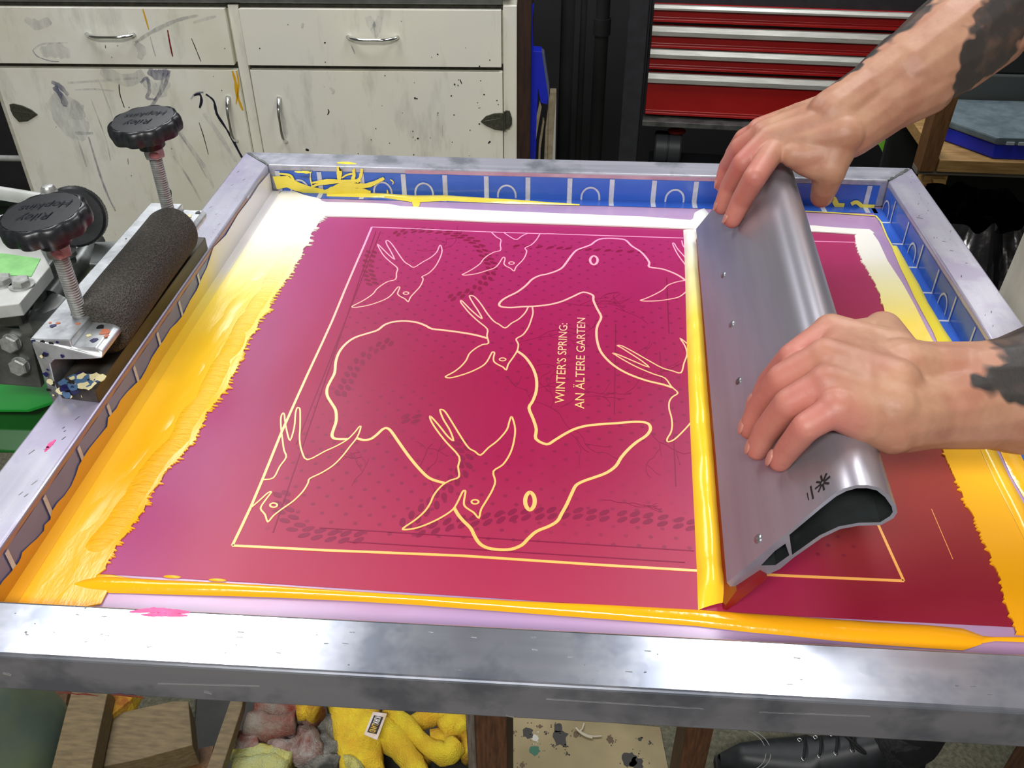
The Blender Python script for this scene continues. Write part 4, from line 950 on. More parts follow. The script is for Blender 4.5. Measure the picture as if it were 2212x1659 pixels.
dr = door('drawer', xR0, xR1, zdb, zdt, 'cream2', [('soft', z2_([(900, 130), (960, 240), (1000, 130)]), .02), ('grey', z2_([(770, 360), (800, 430)]), .003), ('grey', z2_([(385, 185), (380, 225)]), .006)], 'right drawer with few marks',
          [(z2_([(x, y)])[0], r) for x, y, r in ((560, 340, .0022), (1458, 432, .0018), (1410, 455, .001), (1873, 478, .0014), (1680, 380, .0008), (1790, 528, .002), (40, 385, .0016))])
Ld = door('cupboard_door', xDl-.005, xL1+.004, zb, zD, 'cream', [
    ('grey', z1_([(780, 620), (830, 750), (880, 880), (915, 1010)]), .0022), ('blk', z1_([(948, 670), (955, 750), (990, 855)]), .0025), ('blk', z1_([(1585, 975), (1620, 1080), (1660, 1230)]), .0020),
    ('navy', z1_([(1640, 750), (1700, 800), (1720, 880), (1740, 930), (1830, 1070), (1920, 1240), (1980, 1330)]), .0065), ('navy', z1_([(1545, 760), (1590, 750), (1605, 800), (1590, 860)]), .006), ('blue', z1_([(1520, 790), (1560, 745), (1620, 735)]), .005),
    ('blue', z1_([(1120, 660), (1170, 620), (1190, 720), (1170, 780), (1230, 790)]), .008), ('blue', z1_([(1180, 560), (1260, 600), (1340, 560)]), .022), ('blue', z1_([(1350, 560), (1320, 660), (1250, 780), (1180, 880)]), .008),
    ('blue', z1_([(1300, 580), (1280, 700), (1230, 800)]), .005), ('soft', z1_([(1150, 640), (1260, 720), (1330, 640)]), .03),
    ('blue', z1_([(410, 650), (480, 690), (545, 760)]), .012), ('blue', z1_([(430, 690), (500, 780), (520, 850)]), .016), ('soft', z1_([(400, 780), (520, 880), (600, 1000), (700, 1060)]), .075), ('soft', z1_([(560, 860), (660, 900)]), .05),
    ('grey', z1_([(615, 1090), (650, 1200), (690, 1330)]), .0032), ('blue', z1_([(705, 1090), (745, 1220), (800, 1400), (860, 1560), (920, 1680)]), .0055), ('grey', z1_([(600, 1060), (740, 1060)]), .008),
    ('grey', z1_([(725, 790), (790, 960), (850, 1130), (880, 1280)]), .003), ('soft', z1_([(1230, 860), (1340, 950), (1500, 1150), (1640, 1350), (1700, 1500)]), .010), ('grey', z1_([(1240, 870), (1360, 960), (1440, 1080), (1560, 1260), (1650, 1420)]), .004),
    ('soft', z1_([(1620, 900), (1750, 1080), (1880, 1290)]), .012), ('grey', z1_([(1380, 1240), (1500, 1420), (1600, 1600)]), .005), ('soft', z1_([(540, 660), (850, 640), (1100, 620)]), .006), ('soft', z1_([(600, 715), (760, 710), (910, 725)]), .004),
    ('soft', z1_([(800, 560), (1000, 640), (1150, 590)]), .03), ('blk', z1_([(1018, 1260), (1022, 1310)]), .0012), ('blk', z1_([(1355, 1510), (1360, 1590)]), .006),
    ('yel', z1_([(1850, 560), (1875, 650), (1890, 760), (1935, 880)]), .007), ('yel', z1_([(1890, 560), (1900, 680), (1880, 830)]), .004)], 'left cupboard door streaked with blue grey and yellow paint', [(z1_([(1700, 608)])[0], .001), (z1_([(1765, 720)])[0], .0012)])
rd = [(z2_([(x, y)])[0], r) for x, y, r in ((420, 1193, .0042), (1278, 783, .0026), (1292, 786, .002), (1593, 672, .0022), (1620, 680, .0016), (1567, 763, .002), (1300, 1103, .0028), (1280, 1115, .001), (1260, 1045, .0016), (1262, 1092, .0012), (1873, 1130, .0026), (1865, 1138, .002), (1790, 987, .002), (1800, 643, .0014), (1828, 753, .0018), (1775, 818, .0012), (1588, 916, .0016), (1716, 1037, .0014), (1268, 1232, .0016), (928, 1113, .0014), (1075, 1140, .0014), (1038, 603, .0016), (1273, 658, .001), (1178, 900, .001), (1930, 800, .0016), (1940, 832, .0014), (1573, 1132, .0014), (1400, 1098, .001), (1710, 1240, .001), (1460, 900, .0016), (1458, 915, .0012), (825, 1223, .0014))]
Rd = door('cupboard_door', xR0+.002, xR1+.002, zb, zD, 'cream2', [('blk', z2_([(585, 870), (592, 890), (580, 915)]), .003), ('blk', z2_([(1635, 632), (1650, 668)]), .0022), ('blk', z2_([(1780, 860), (1800, 858)]), .0014),
    ('grey', z2_([(600, 700), (628, 725), (620, 750)]), .007), ('soft', z2_([(200, 860), (240, 1000), (250, 1100)]), .012), ('grey', z2_([(1495, 1000), (1495, 1090)]), .002)], 'right cupboard door flecked with black specks', rd)
# handles
def pull(c0, c1, parent, out=.024, r=.0052):
    a, b = CP.p(c0[0], -.019, c0[1]), CP.p(c1[0], -.019, c1[1]); d = (b-a); mb = MB(); n = 22; pts = []; rr = []
    sd = d.normalized()
    for i in range(n+1):
        t_ = i/n; h = out*(math.sin(math.pi*min(1, t_*3.0)/2)**.8 if t_ < .33 else math.sin(math.pi*min(1, (1-t_)*3.0)/2)**.8 if t_ > .67 else 1)
        pts.append(a+d*t_+front*(h+.001)+CP.z*0); w = .6+.5*abs(2*t_-1)**1.5
        rr.append((r*.55*w+.0012, r*w*.95))
    mb.tube(pts, rr, 12)
    return mb.build('handle', M['chrome'], parent, smooth=True)
def hpx(p, q): return u_(*p, -.03), u_(*q, -.03)
a, b = hpx((184, 76), (287, 78)); pull((a[0], (a[1]+b[1])/2), (b[0], (a[1]+b[1])/2), dl)
a, b = hpx((750, 82), (858, 84)); pull((a[0], (a[1]+b[1])/2), (b[0], (a[1]+b[1])/2), dr)
a, b = hpx((489, 212), (509, 308)); xm = (a[0]+b[0])/2; pull((xm, a[1]), (xm, b[1]), Ld)
a, b = hpx((598, 214), (618, 310)); xm = (a[0]+b[0])/2; pull((xm, a[1]), (xm, b[1]), Rd)
# pointed hinges
def hinge(pts, lab, flip):
    mb = MB(); mb.prism([CP.at(*p, -.0192) for p in pts], front*.003)
    c = sum((CP.at(*p, -.0192) for p in pts), V((0, 0, 0)))/len(pts)
    mb.ribbon([CP.at(*p, -.0225) for p in ((1046, 262), (1080, 256))] if flip else [CP.at(*p, -.0225) for p in ((30, 240), (74, 246))], .0012, front, .0006)
    o = mb.build('hinge', M['hinge'], cab, bevel=.0008)
hinge([(1038, 262), (1050, 250), (1068, 244), (1090, 243), (1092, 238), (1101, 239), (1106, 255), (1106, 268), (1100, 277), (1092, 278), (1090, 282), (1068, 279), (1050, 271)], '', True)
mb = MB(); mb.tube([CP.at(1090, 241, -.024), CP.at(1091, 281, -.024)], .0022, 8); mb.build('hinge_barrel', M['hinge'], cab)
hinge([(21, 225), (29, 223), (50, 228), (68, 236), (82, 247), (70, 255), (60, 261), (42, 263), (30, 250), (24, 238)], '', False)
# brown side panel and things leaning in the gap
bp = thing('brown_board', tuple(CP.p(xe+.012, .1, 0)), 'tall dark brown board standing against the right side of the cream cabinet', 'board')
mb = MB(); cbox(mb, (xe+.001, -.012, 0), (u_(1148, 60)[0], .45, zdt+.10)); mb.build('panel', M['darkwood'], bp, bevel=.001)
def lean(name, p, th, m, lab, cat):
    """board seen almost edge on: px outline on a plane, given thickness"""
    P_ = [CP.at(*q, .03) for q in p]; vm = max(q[1] for q in p)
    P_ = [V((a.x, a.y, .001)) if q[1] == vm else a for a, q in zip(P_, p)]
    mb = MB(); mb.prism(P_, CP.y*th)
    o = mb.build(name, m if not isinstance(m, str) else M[m], None, bevel=.0006); return tag(o, lab, cat)
lean('blue_sheet', [(1146, 20), (1153, 16), (1150, 50), (1152, 110), (1170, 112), (1184, 206), (1182, 226), (1168, 222), (1162, 190), (1149, 280), (1145, 280)], .04, 'blue_sheet', 'bright blue plastic sheet in the gap beside the brown board', 'plastic sheet')
lean('grey_sheet', [(1170, 112), (1176, 116), (1187, 190), (1188, 226), (1184, 210)], .03, simple('pale_grey_sheet', '5a5f78', .5), 'narrow grey sheet leaning right of the blue one', 'sheet')
for pts, lab in (([(1166, 218), (1170, 232), (1158, 300), (1150, 370), (1140, 370), (1150, 290)], 'leftmost brown cardboard sheet leaning in the dark gap'),
                 ([(1172, 262), (1176, 264), (1168, 320), (1160, 372), (1153, 372), (1164, 310)], 'thin cardboard sheet leaning between two wider ones')):
    lean('cardboard_sheet', pts, .03, 'cardboard', lab, 'cardboard')
lean('cardboard_sheet', [(1188, 200), (1202, 200), (1196, 290), (1184, 372), (1166, 372), (1178, 280)], .03, 'cardboard', 'widest cardboard sheet leaning in the dark gap', 'cardboard')
lean('pale_board', [(1196, 280), (1202, 200), (1203, 372), (1184, 372)], .02, 'cardboard_edge', 'pale board leaning right of the cardboard sheets', 'board')
# dark coats or tubes hanging in the gap
dk = simple('near_black_cloth', '1a1d1a', .9, c2='101210', sc=14)
for (ua, ub, v0, v1, lab) in ((1215, 1245, -60, 372, 'leftmost dark upright tube in the gap'), (1258, 1272, -60, 200, 'thin dark stick hanging in the gap'), (1292, 1322, -60, 380, 'rightmost dark upright tube with a collar in the gap')):
    a = CP.at((ua+ub)/2, v0, .30); b = CP.at((ua+ub)/2, v1, .30); r = (CP.at(ub, 60, .30)-CP.at(ua, 60, .30)).length/2
    mb = MB(); mb.tube([V((a.x, a.y, .001)), V((a.x, a.y, 1.2))], r, 16)
    if ua == 1292: mb.tube([V((a.x, a.y, b.z+.38)), V((a.x, a.y, b.z+.42))], r*1.25, 16)
    o = mb.build('dark_tube', dk, None, auto=40); tag(o, lab, 'tube')
# left of the cabinet: dark frame with pale pipe
mb = MB(); p_ = CP.at(-160, 340, .3); mb.tube([p_, CP.at(-20, 341, .3), CP.at(75, 343, .3)], .0085, 12); mb.tube([V((p_.x, p_.y, 0)), V((p_.x, p_.y, p_.z+.2))], .0085, 12)
o = mb.build('pale_pipe', M['white_metal'], None, auto=40); tag(o, 'pale pipe in the dark left of the cream cabinet', 'pipe')
# ------------------------------------------------------------------ tool chest
TO = V((.55, 1.75, 0)); TP = Plane(TO, solve_th(TO, (1403, 104), (1830, 121.5)))
w_ = TP.uv
print('tp', TP.x)
chest = thing('tool_chest', tuple(TP.p(.25, .22, 0)), 'red steel tool chest with silver drawer pulls on a dark grey stand', 'tool chest')
def tbox(mb, a, b, mi=0): return mb.box(a, b, mi, TP.ax, TP.o)
x0 = w_(1403, 130)[0]; x1 = w_(2062, 130)[0]; zc0 = w_(1393, 250)[1]
mb = MB(); tbox(mb, (x0-.006, .012, zc0), (x1+.006, .40, 1.02)); mb.build('cabinet_body', M['black_post'], chest, bevel=.002)
px0, px1 = w_(1350, 150)[0], w_(1391, 150)[0]
mb = MB(); tbox(mb, (px0, -.03, 0), (px1, .40, 1.05)); mb.build('side_post', M['black_post'], chest, bevel=.002); mb = MB(); tbox(mb, (x1+.008, -.03, 0), (x1+.035, .40, 1.05)); mb.build('side_post', M['black_post'], chest, bevel=.002)
for (s0, s1, r1, lab) in ((8, 17.5, 46, 'top'), (54, 73, 102, 'second'), (104, 121, 148, 'third'), (156, 174.5, 246, 'deep bottom')):
    za_, zb_, zc_ = w_(1405, s0)[1], w_(1405, s1)[1], w_(1400, r1)[1]
    mb = MB(); tbox(mb, (x0, -.002, zc_+.002), (x1, .012, za_))
    tbox(mb, (x0, -.006, zc_+.001), (x1, -.001, zc_+.007)); tbox(mb, (x0, -.004, zc_+.009), (x1, -.001, zc_+.0115))
    d = mb.build('drawer', M['red'], chest, bevel=.001); d['label'] = lab+' red drawer'
    mb = MB(); mb.prism([TP.p(x0, -.014, zb_), TP.p(x0, -.002, zb_-.001), TP.p(x0, -.002, za_+.001), TP.p(x0, -.008, za_), TP.p(x0, -.014, (za_+zb_)/2)], TP.x*(x1-x0))
    mb.build('pull', M['pull'], d, bevel=.0006)
za_, zb_ = w_(1390, 251)[1], w_(1390, 262)[1]
mb = MB(); tbox(mb, (x0-.004, -.03, zb_), (x1, .42, za_)); mb.build('stand_shelf', M['grey_rail'], chest, bevel=.001)
mb = MB(); tbox(mb, (x0-.004, -.02, .28), (x1+.03, .42, .30)); mb.build('lower_shelf', M['black_post'], chest, bevel=.001)
# drum-shaped tool under the chest
dc = TP.at(1442, 318, .06); mb = MB()
mb.lathe([(.034, 0), (.038, .004), (.038, .030), (.034, .031), (.034, .033), (.038, .034), (.038, .060), (.034, .064)], dc-TP.x*.032, TP.x, 36)
o = mb.build('black_drum', simple('charcoal_plastic', '3a3e42', .5), None, auto=40); tag(o, 'round charcoal plastic drum on the shelf under the tool chest', 'drum')
mb = MB(); mb.blob(TP.at(1462, 283, .05), (.022, .014, .008)); o = mb.build('red_tag', simple('dull_red_tag', '8a1616', .5), None, smooth=True); tag(o, 'small dull red tag on top of the charcoal drum', 'tag')
mb = MB(); mb.box((0, 0, 0), (.20, .10, w_(1440, 340)[1]-.025-.30), 0, TP.ax, TP.p(x0+.02, .0, .30)); o = mb.build('black_box', M['black_post'], None, bevel=.003); tag(o, 'black box under the charcoal drum in the chest stand', 'box')
mb = MB(); c = cr([TP.at(u, v, -.05) for u, v in ((1898, 296), (1912, 320), (1922, 350), (1926, 372))], 6); c.append(V((c[-1].x, c[-1].y, .001))); mb.ribbon(c, .016, TP.y*-1, .004)
o = mb.build('lime_strap', M['lime'], None); tag(o, 'lime green strap behind the far right corner of the screen', 'strap')
mb = MB(); mb.prism([TP.at(*p, -.03) for p in ((1915, 268), (1958, 262), (1966, 276), (1930, 279))], TP.y*.06); o = mb.build('grey_bracket', M['grey_rail'], None, bevel=.001); tag(o, 'small grey bracket beneath the wrist at the stand edge', 'bracket')
mb = MB(); mb.prism([TP.at(*p, -.04) for p in ((1975, 240), (1998, 236), (1975, 372), (1945, 372))], TP.y*.03); o = mb.build('grey_strut', M['grey_rail'], None, bevel=.001); tag(o, 'dark slanting metal strut left of the timber post', 'strut')
# ------------------------------------------------------------------ timber rack on the right
RP = Plane(V((1.05, 1.25, 0)), -.03); rack = thing('timber_rack', tuple(RP.p(.1, .1, 0)), 'rough timber rack with a shelf at the right, partly behind the apron', 'rack')
mb = MB(); mb.prism([RP.at(*p) for p in ((2036, 190), (2078, 190), (2018, 372), (1985, 372))], RP.y*.04); pst = mb.build('slanting_post', M['wood_post'], rack, bevel=.0015)
zs = RP.at(2100, 348)[2]; xs0 = (RP.at(2030, 348)-RP.o).dot(RP.x)
mb = MB(); mb.box((xs0, 0, zs-.022), (xs0+.55, .34, zs), 0, RP.ax, RP.o); mb.build('shelf', M['wood_shelf'], rack, bevel=.001)
mb = MB(); mb.box((xs0-.03, .01, zs-.032), (xs0+.55, .04, zs-.022), 0, RP.ax, RP.o); mb.build('shelf_rail', simple('grey_shelf_rail', '6a675c', .6), rack, bevel=.001)
mb = MB(); mb.prism([RP.at(*p, .005) for p in ((2016, 388), (2044, 388), (2040, 440), (2020, 440))], RP.y*.04); mb.box((xs0-.01, .02, 0), (xs0+.03, .055, zs-.032), 0, RP.ax, RP.o); mb.build('leg', M['wood_shelf'], rack, bevel=.001)
MB().box((xs0+.48, .02, 0), (xs0+.52, .06, 1.1), 0, RP.ax, RP.o).build('post', M['wood_post'], rack, bevel=.001)
zs2 = zs+.17
mb = MB(); mb.box((xs0-.0, .30, 0), (xs0+.55, .315, zs-.034), 0, RP.ax, RP.o); mb.build('shade_panel', simple('black_shade_panel', '121314', .8), rack)  # black sheet standing in for the shadow below the shelf
# blue organiser case
xs0 += .03

case = thing('organiser_case', tuple(RP.p(xs0+.2, .12, zs)), 'blue organiser case with a clear grey lid on the timber shelf', 'case')
def rbox(mb, a, b, mi=0): return mb.box(a, b, mi, RP.ax, RP.o)
mb = MB(); mb.prism([RP.p(xs0+x, y, zs+.0005) for x, y in ((.062, .012), (.40, .012), (.40, .20), (.0, .20), (.0, .09))], (0, 0, .026)); mb.build('tray', M['blue_plastic'], case, bevel=.003)
mb = MB(); mb.prism([RP.p(xs0+x, y, zs+.0268) for x, y in ((.058, .010), (.402, .010), (.402, .202), (-.002, .202), (-.002, .087))], (0, 0, .013)); mb.build('lid', simple('smoky_clear_lid', '6c7a80', .2, c2='58666c', sc=40), case, bevel=.003)
mb = MB()
for k in range(14): mb.box((xs0+.075+.02*k, .0075, zs+.028), (xs0+.088+.02*k, .010, zs+.033), 0, RP.ax, RP.o)
mb.build('lid_rib', simple('pale_lid_ribs', 'a9b4b8', .3), case)
mb = MB(); rbox(mb, (xs0+.0, .208, zs+.0005), (xs0+.43, .33, zs+.085)); o = mb.build('grey_box', simple('mid_grey_box', '454a49', .7), None, bevel=.003); tag(o, 'plain grey box at the back of the timber shelf', 'box')
mb = MB(); rbox(mb, (xs0+.03, .215, zs+.0855), (xs0+.40, .325, zs+.155)); o = mb.build('black_case', simple('black_case_plastic', '1f2222', .6), None, bevel=.003); tag(o, 'black case resting on top of the plain grey box', 'case')
# bin liner
MB().box((-1.0, -1.6, .0005), (1.9, .30, .012)).build('added_dark_mat', simple('brown_reflection_mat', '4e473e', .9), None, bevel=.002)  # added mat out of view, darkens the reflection in the front rail face
tag(bpy.data.objects['added_dark_mat'], 'added unseen brown mat darkening what the front rail reflects', 'mat')
mb = MB(); c = py(2140, 620, .98); cx, cy = c.x-.03, c.y+.06
def bag(i, j):
    a = i*TAU; z = j*.76; r = .17*(1-.25*(j**3))*(1+.07*math.sin(9*a+6*j)+.10*noise.noise(V((math.cos(a)*2, math.sin(a)*2, z*7)))+.05*noise.noise(V((math.cos(a)*9, math.sin(a)*9, z*16))))
    if j > .9: r *= 1-.35*(j-.9)/.1
    return (cx+r*math.cos(a), cy+r*math.sin(a), max(.0, z+.02*noise.noise(V((math.cos(a)*4, math.sin(a)*4, 3)))*(j > .05)))
mb.grid(110, 70, bag)
o = mb.build('bin_liner', M['bag'], None, weld=True, auto=30); tag(o, 'crumpled black bin liner standing beside the person in the white apron', 'rubbish bag')
# ------------------------------------------------------------------ things on the floor under the bench
mb = MB(); q = [pz(u, v, 0) for u, v in ((1012, 1500), (1100, 1545), (1425, 1574), (1442, 1660), (1450, 1800), (1000, 1800))]
mb.prism([(p.x, p.y, .0005) for p in q], (0, 0, .004), 0)
sp = [simple('dark_drip', '2c2a26', .6), simple('white_drip', 'b5b3aa', .5), simple('green_drip', '1c5a44', .5), simple('brown_drip', '54432c', .6)]
for u, v, r, mi in ((1140, 1582, .0085, 0), (1156, 1594, .0055, 1), (1155, 1622, .008, 2), (1210, 1592, .0125, 0), (1205, 1572, .007, 0), (1166, 1569, .003, 3), (1108, 1583, .003, 3), (1097, 1622, .006, 3), (1245, 1586, .005, 3), (1318, 1597, .006, 3), (1382, 1597, .003, 0), (1405, 1605, .002, 0), (1225, 1628, .002, 0), (1128, 1653, .004, 3), (1180, 1585, .002, 0), (1195, 1610, .002, 0), (1222, 1612, .002, 0), (1360, 1640, .012, 0), (1375, 1650, .010, 0)):
    c = pz(u, v, .0046); n = 16; mb.prism([c+V((math.cos(TAU*k/n), math.sin(TAU*k/n)*1.15, 0))*r*random.uniform(.75, 1.25) for k in range(n)], (0, 0, .0003), 1+mi)
    for _ in range(5):
        a = random.random()*TAU; p = c+V((math.cos(a), math.sin(a), 0))*r*random.uniform(1.3, 2.2); rr = random.uniform(.0006, .0014)
        mb.prism([p+V((math.cos(TAU*k/6), math.sin(TAU*k/6), 0))*rr for k in range(6)], (0, 0, .0003), 1+mi)
o = mb.build('floor_board', [simple('stained_hardboard', '9a8c6a', .75, c2='857858', sc=9)]+sp, None); tag(o, 'tan hardboard sheet on the floor spotted with dark white and green paint', 'board')
mb = MB(); mb.tube(cr([pz(*p, .0075) for p in ((1262, 1562), (1258, 1574), (1254, 1580), (1268, 1588), (1282, 1591), (1300, 1590))], 6), .0016, 6)
mb.tube(cr([pz(*p, .008) for p in ((1244, 1572), (1252, 1581), (1266, 1590), (1280, 1594))], 6), .002, 6)
o = mb.build('string', simple('off_white_string', 'b8b09c', .8), None, smooth=True); tag(o, 'off white string lying on the spotted floor board', 'string')
def cloth_tube(mb, pts, r, mi=0, amp=.35, z0=0):
    c = cr(pts, 8); o = len(mb.v); mb.tube(c, [(r*(1+.0*i), r*.8) for i in range(len(c))], 18, mi)
    for i in range(o, len(mb.v)):
        p = mb.v[i]; k = noise.noise(p*22)*amp*r+noise.noise(p*70)*amp*.35*r+noise.noise(p*240)*.0012
        ctr = min(c, key=lambda q: (q-p).length_squared); d = (p-ctr); mb.v[i] = p+d.normalized()*k if d.length > 1e-6 else p
    for i in range(o, len(mb.v)):
        if mb.v[i].z < .002: mb.v[i].z = .002
def P3(u, v, z): return pz(u, v, z)
zt = .055
mb = MB()
def sheet(mb, outline, z, mi=0, h=.02, nzs=18, amp=.016, n=26):
    """crumpled cloth patch filling a quad of pixels"""
    A, B, C, D = [pz(u, v, z) for u, v in outline]
    def f(i, j):
        p = A.lerp(B, i).lerp(D.lerp(C, i), j); e = min(i, 1-i, j, 1-j)
        return p+V((.004*noise.noise(p*60), .004*noise.noise(p*60+V((3, 0, 0))), amp*noise.noise(p*nzs)+amp*.4*noise.noise(p*60)+.002*noise.noise(p*220)-(h if e < .02 else 0)-h*max(0, .12-e)*3))
    mb.grid(n, n, f, mi)
sheet(mb, ((706, 1500), (812, 1505), (826, 1660), (736, 1670)), .075)
o = mb.build('yellow_towel', M['yellow_towel'], None, weld=True, smooth=True); o.modifiers.new('thickness', 'SOLIDIFY').thickness = .004
tag(o, 'bright yellow microfibre towel with a sewn white label', 'towel'); tw = o
# sewn label
L4 = [pz(*p, .104) for p in ((806, 1538), (836, 1542), (815, 1599), (786, 1587))]
rt_ = (L4[3]-L4[0]).normalized(); upv = (L4[1]-L4[0]); upv = (upv-rt_*upv.dot(rt_)).normalized()
mb = MB(); mb.prism(L4, (0, 0, .0008), 0)
ctr = sum(L4, V((0, 0, 0)))/4; nn = V((0, 0, 1)); LL = (L4[3]-L4[0]).length; WW = (L4[1]-L4[0]).length
bx_ = [ctr+rt_*a*LL*.37+upv*b*WW*.34+nn*.0012 for a, b in ((-1, -1), (1, -1), (1, 1), (-1, 1))]
if (bx_[1]-bx_[0]).cross(bx_[3]-bx_[0]).z < 0: bx_.reverse()
mb.prism(bx_, (0, 0, .0003), 1)
rr_ = rt_ if rt_.cross(upv).z > 0 else rt_
uu_ = nn.cross(rr_)
text_mesh('KIRK', WW*.62, mb, ctr-rr_*LL*.34-uu_*WW*.22, rr_, uu_, .0018, 2, fit=LL*.34, bold=.01)
text_mesh('LAND', WW*.62, mb, ctr+rr_*LL*.01-uu_*WW*.22, rr_, uu_, .0018, 3, fit=LL*.33, bold=.01)
mb.build('sewn_label', [simple('white_label', 'd8ccd0', .7, c2='cdb9a0', sc=90), simple('dark_label_box', '2e2420', .7), simple('label_white_letters', 'e8e4e0', .7), simple('label_yellow_letters', 'e0b848', .7)], tw)
def towel(paths, r, m, lab, name='yellow_towel', cat='towel', z=.05, am=.35):
    mb = MB()
    for k, pts in enumerate(paths): cloth_tube(mb, [P3(u, v, z+.006*k) for u, v in pts], r if not isinstance(r, (list, tuple)) else r[k], 0, am)
    o = mb.build(name, M[m], None, smooth=True); return tag(o, lab, cat)
G = 'crumpled yellow towels'
towel([[(838, 1534), (880, 1570), (920, 1610), (960, 1632), (985, 1610)]], .019, 'yellow_towel', 'long twisted yellow towel running diagonally right of the label', z=.07)
towel([[(826, 1580), (860, 1610), (890, 1650), (910, 1690)]], .026, 'yellow_towel', 'fat rolled yellow towel directly below the label', z=.06)
towel([[(835, 1560), (868, 1580), (895, 1612), (915, 1650)]], .020, 'towel_stained', 'orange stained yellow towel under the diagonal one', z=.045)
towel([[(890, 1568), (915, 1552), (945, 1544), (975, 1552)], [(950, 1575), (985, 1560), (1005, 1580)]], .019, 'yellow_towel', 'speckled yellow towel curled below the bench at the right', z=.06)
towel([[(965, 1620), (985, 1600), (1005, 1590), (1015, 1640)], [(930, 1600), (955, 1600), (985, 1635)]], .021, 'towel_stained', 'brown stained yellow towel against the bench leg', z=.045)
towel([[(560, 1530), (610, 1545), (660, 1528), (690, 1545)], [(540, 1560), (580, 1570), (640, 1568)]], .024, 'rag_red', 'grey rag soaked with red paint left of the yellow towels', 'paint_rag', 'rag', z=.10, am=.7)
towel([[(600, 1600), (625, 1620), (655, 1600), (668, 1640)]], .026, 'rag_pink', 'pale rag with pinkish stains above the green rags', 'paint_rag', 'rag', z=.08, am=.8)
towel([[(508, 1600), (530, 1612), (560, 1605)]], .018, 'rag_pink', 'small white frayed rag beside the thin stick', 'paint_rag', 'rag', z=.09, am=.9)
towel([[(500, 1650), (540, 1635), (590, 1640), (630, 1650)], [(505, 1668), (560, 1662), (620, 1668)]], .022, 'rag_green', 'pale green and yellow rag at the bottom edge', 'paint_rag', 'rag', z=.08, am=.6)
towel([[(640, 1530), (668, 1525), (688, 1534)]], .018, 'towel_stained', 'olive yellow rag tucked beneath the screen edge', 'paint_rag', 'rag', z=.13, am=.8)
towel([[(668, 1640), (700, 1655), (735, 1665)], [(700, 1560), (705, 1600), (720, 1640)]], .026, 'rag_dark', 'dark grey and white rag between red and yellow rags', 'paint_rag', 'rag', z=.05, am=.8)
towel([[(745, 1652), (765, 1648), (775, 1665)]], .014, 'rag_green', 'small pale green rag scrap under the yellow towel', 'paint_rag', 'rag', z=.08, am=.8)
# black plastic tray under the rags
mb = MB(); q = [pz(u, v, .012) for u, v in ((425, 1480), (1030, 1500), (1030, 1800), (400, 1800))]
mb.prism([(p.x, p.y, .001) for p in q], (0, 0, .010)); o = mb.build('black_tray', simple('grubby_black_tray', '151512', .6, c2='2b2a24', sc=20), None, bevel=.002); tag(o, 'grubby black tray on the floor holding rags and towels', 'tray')
# offcuts of wood
def off(pts, z, th, m, lab, name='wood_offcut'):
    mb = MB(); q = [pz(u, v, z) for u, v in pts]; mb.prism([(p.x, p.y, z-th) for p in q], (0, 0, th)); 
    o = mb.build(name, M[m], None, bevel=.0015); return tag(o, lab, 'wood')
off([(158, 1480), (236, 1480), (214, 1580), (190, 1700), (96, 1720), (141, 1541)], .235, .04, 'wood_dull', 'pale plank offcut leaning second from the left under the bench')
off([(238, 1480), (300, 1480), (282, 1512), (236, 1548)], .20, .03, 'towel_stained', 'yellow painted offcut wedged behind the leaning plank', 'painted_offcut')
off([(228, 1546), (372, 1514), (407, 1514), (416, 1609), (300, 1640), (192, 1662)], .19, .05, 'wood_dull', 'squared timber block with a pencil line lying across the pile')
off([(405, 1622), (462, 1610), (440, 1700), (330, 1700), (215, 1700), (300, 1650)], .10, .06, 'wood_post', 'darker offcut below the squared timber block')
off([(502, 1500), (527, 1500), (523, 1527), (470, 1690), (436, 1690)], .16, .02, 'wood_dull', 'thin wooden stick between the block and the rags')
off([(86, 1480), (150, 1480), (138, 1541), (100, 1640), (60, 1700), (20, 1700), (70, 1600)], .13, .05, 'wood_post', 'olive brown timber beside the pale bucket')
mb = MB()
for k in range(4):
    p = pz((120, 100, 80, 115)[k], (1560, 1610, 1650, 1640)[k], .17); mb.blob(p, (.02, .02, .014), nz=.8, nsc=60)
o = mb.build('rag_scraps', M['rag_pink'], None, smooth=True); tag(o, 'dirty white rag scraps stuffed beside the olive timber', 'rag')
mb = MB(); bc = pz(-75, 1600, .22); mb.blob((bc.x, bc.y, .17), (.125, .12, .169), nz=.12, nsc=9, seg=40, rings=26)
o = mb.build('paint_sack', simple('pale_green_sack', '5e6648', .55, c2='46544a', sc=9), None, smooth=True); tag(o, 'bulging sack smeared pale green and blue at the bottom left corner', 'sack')
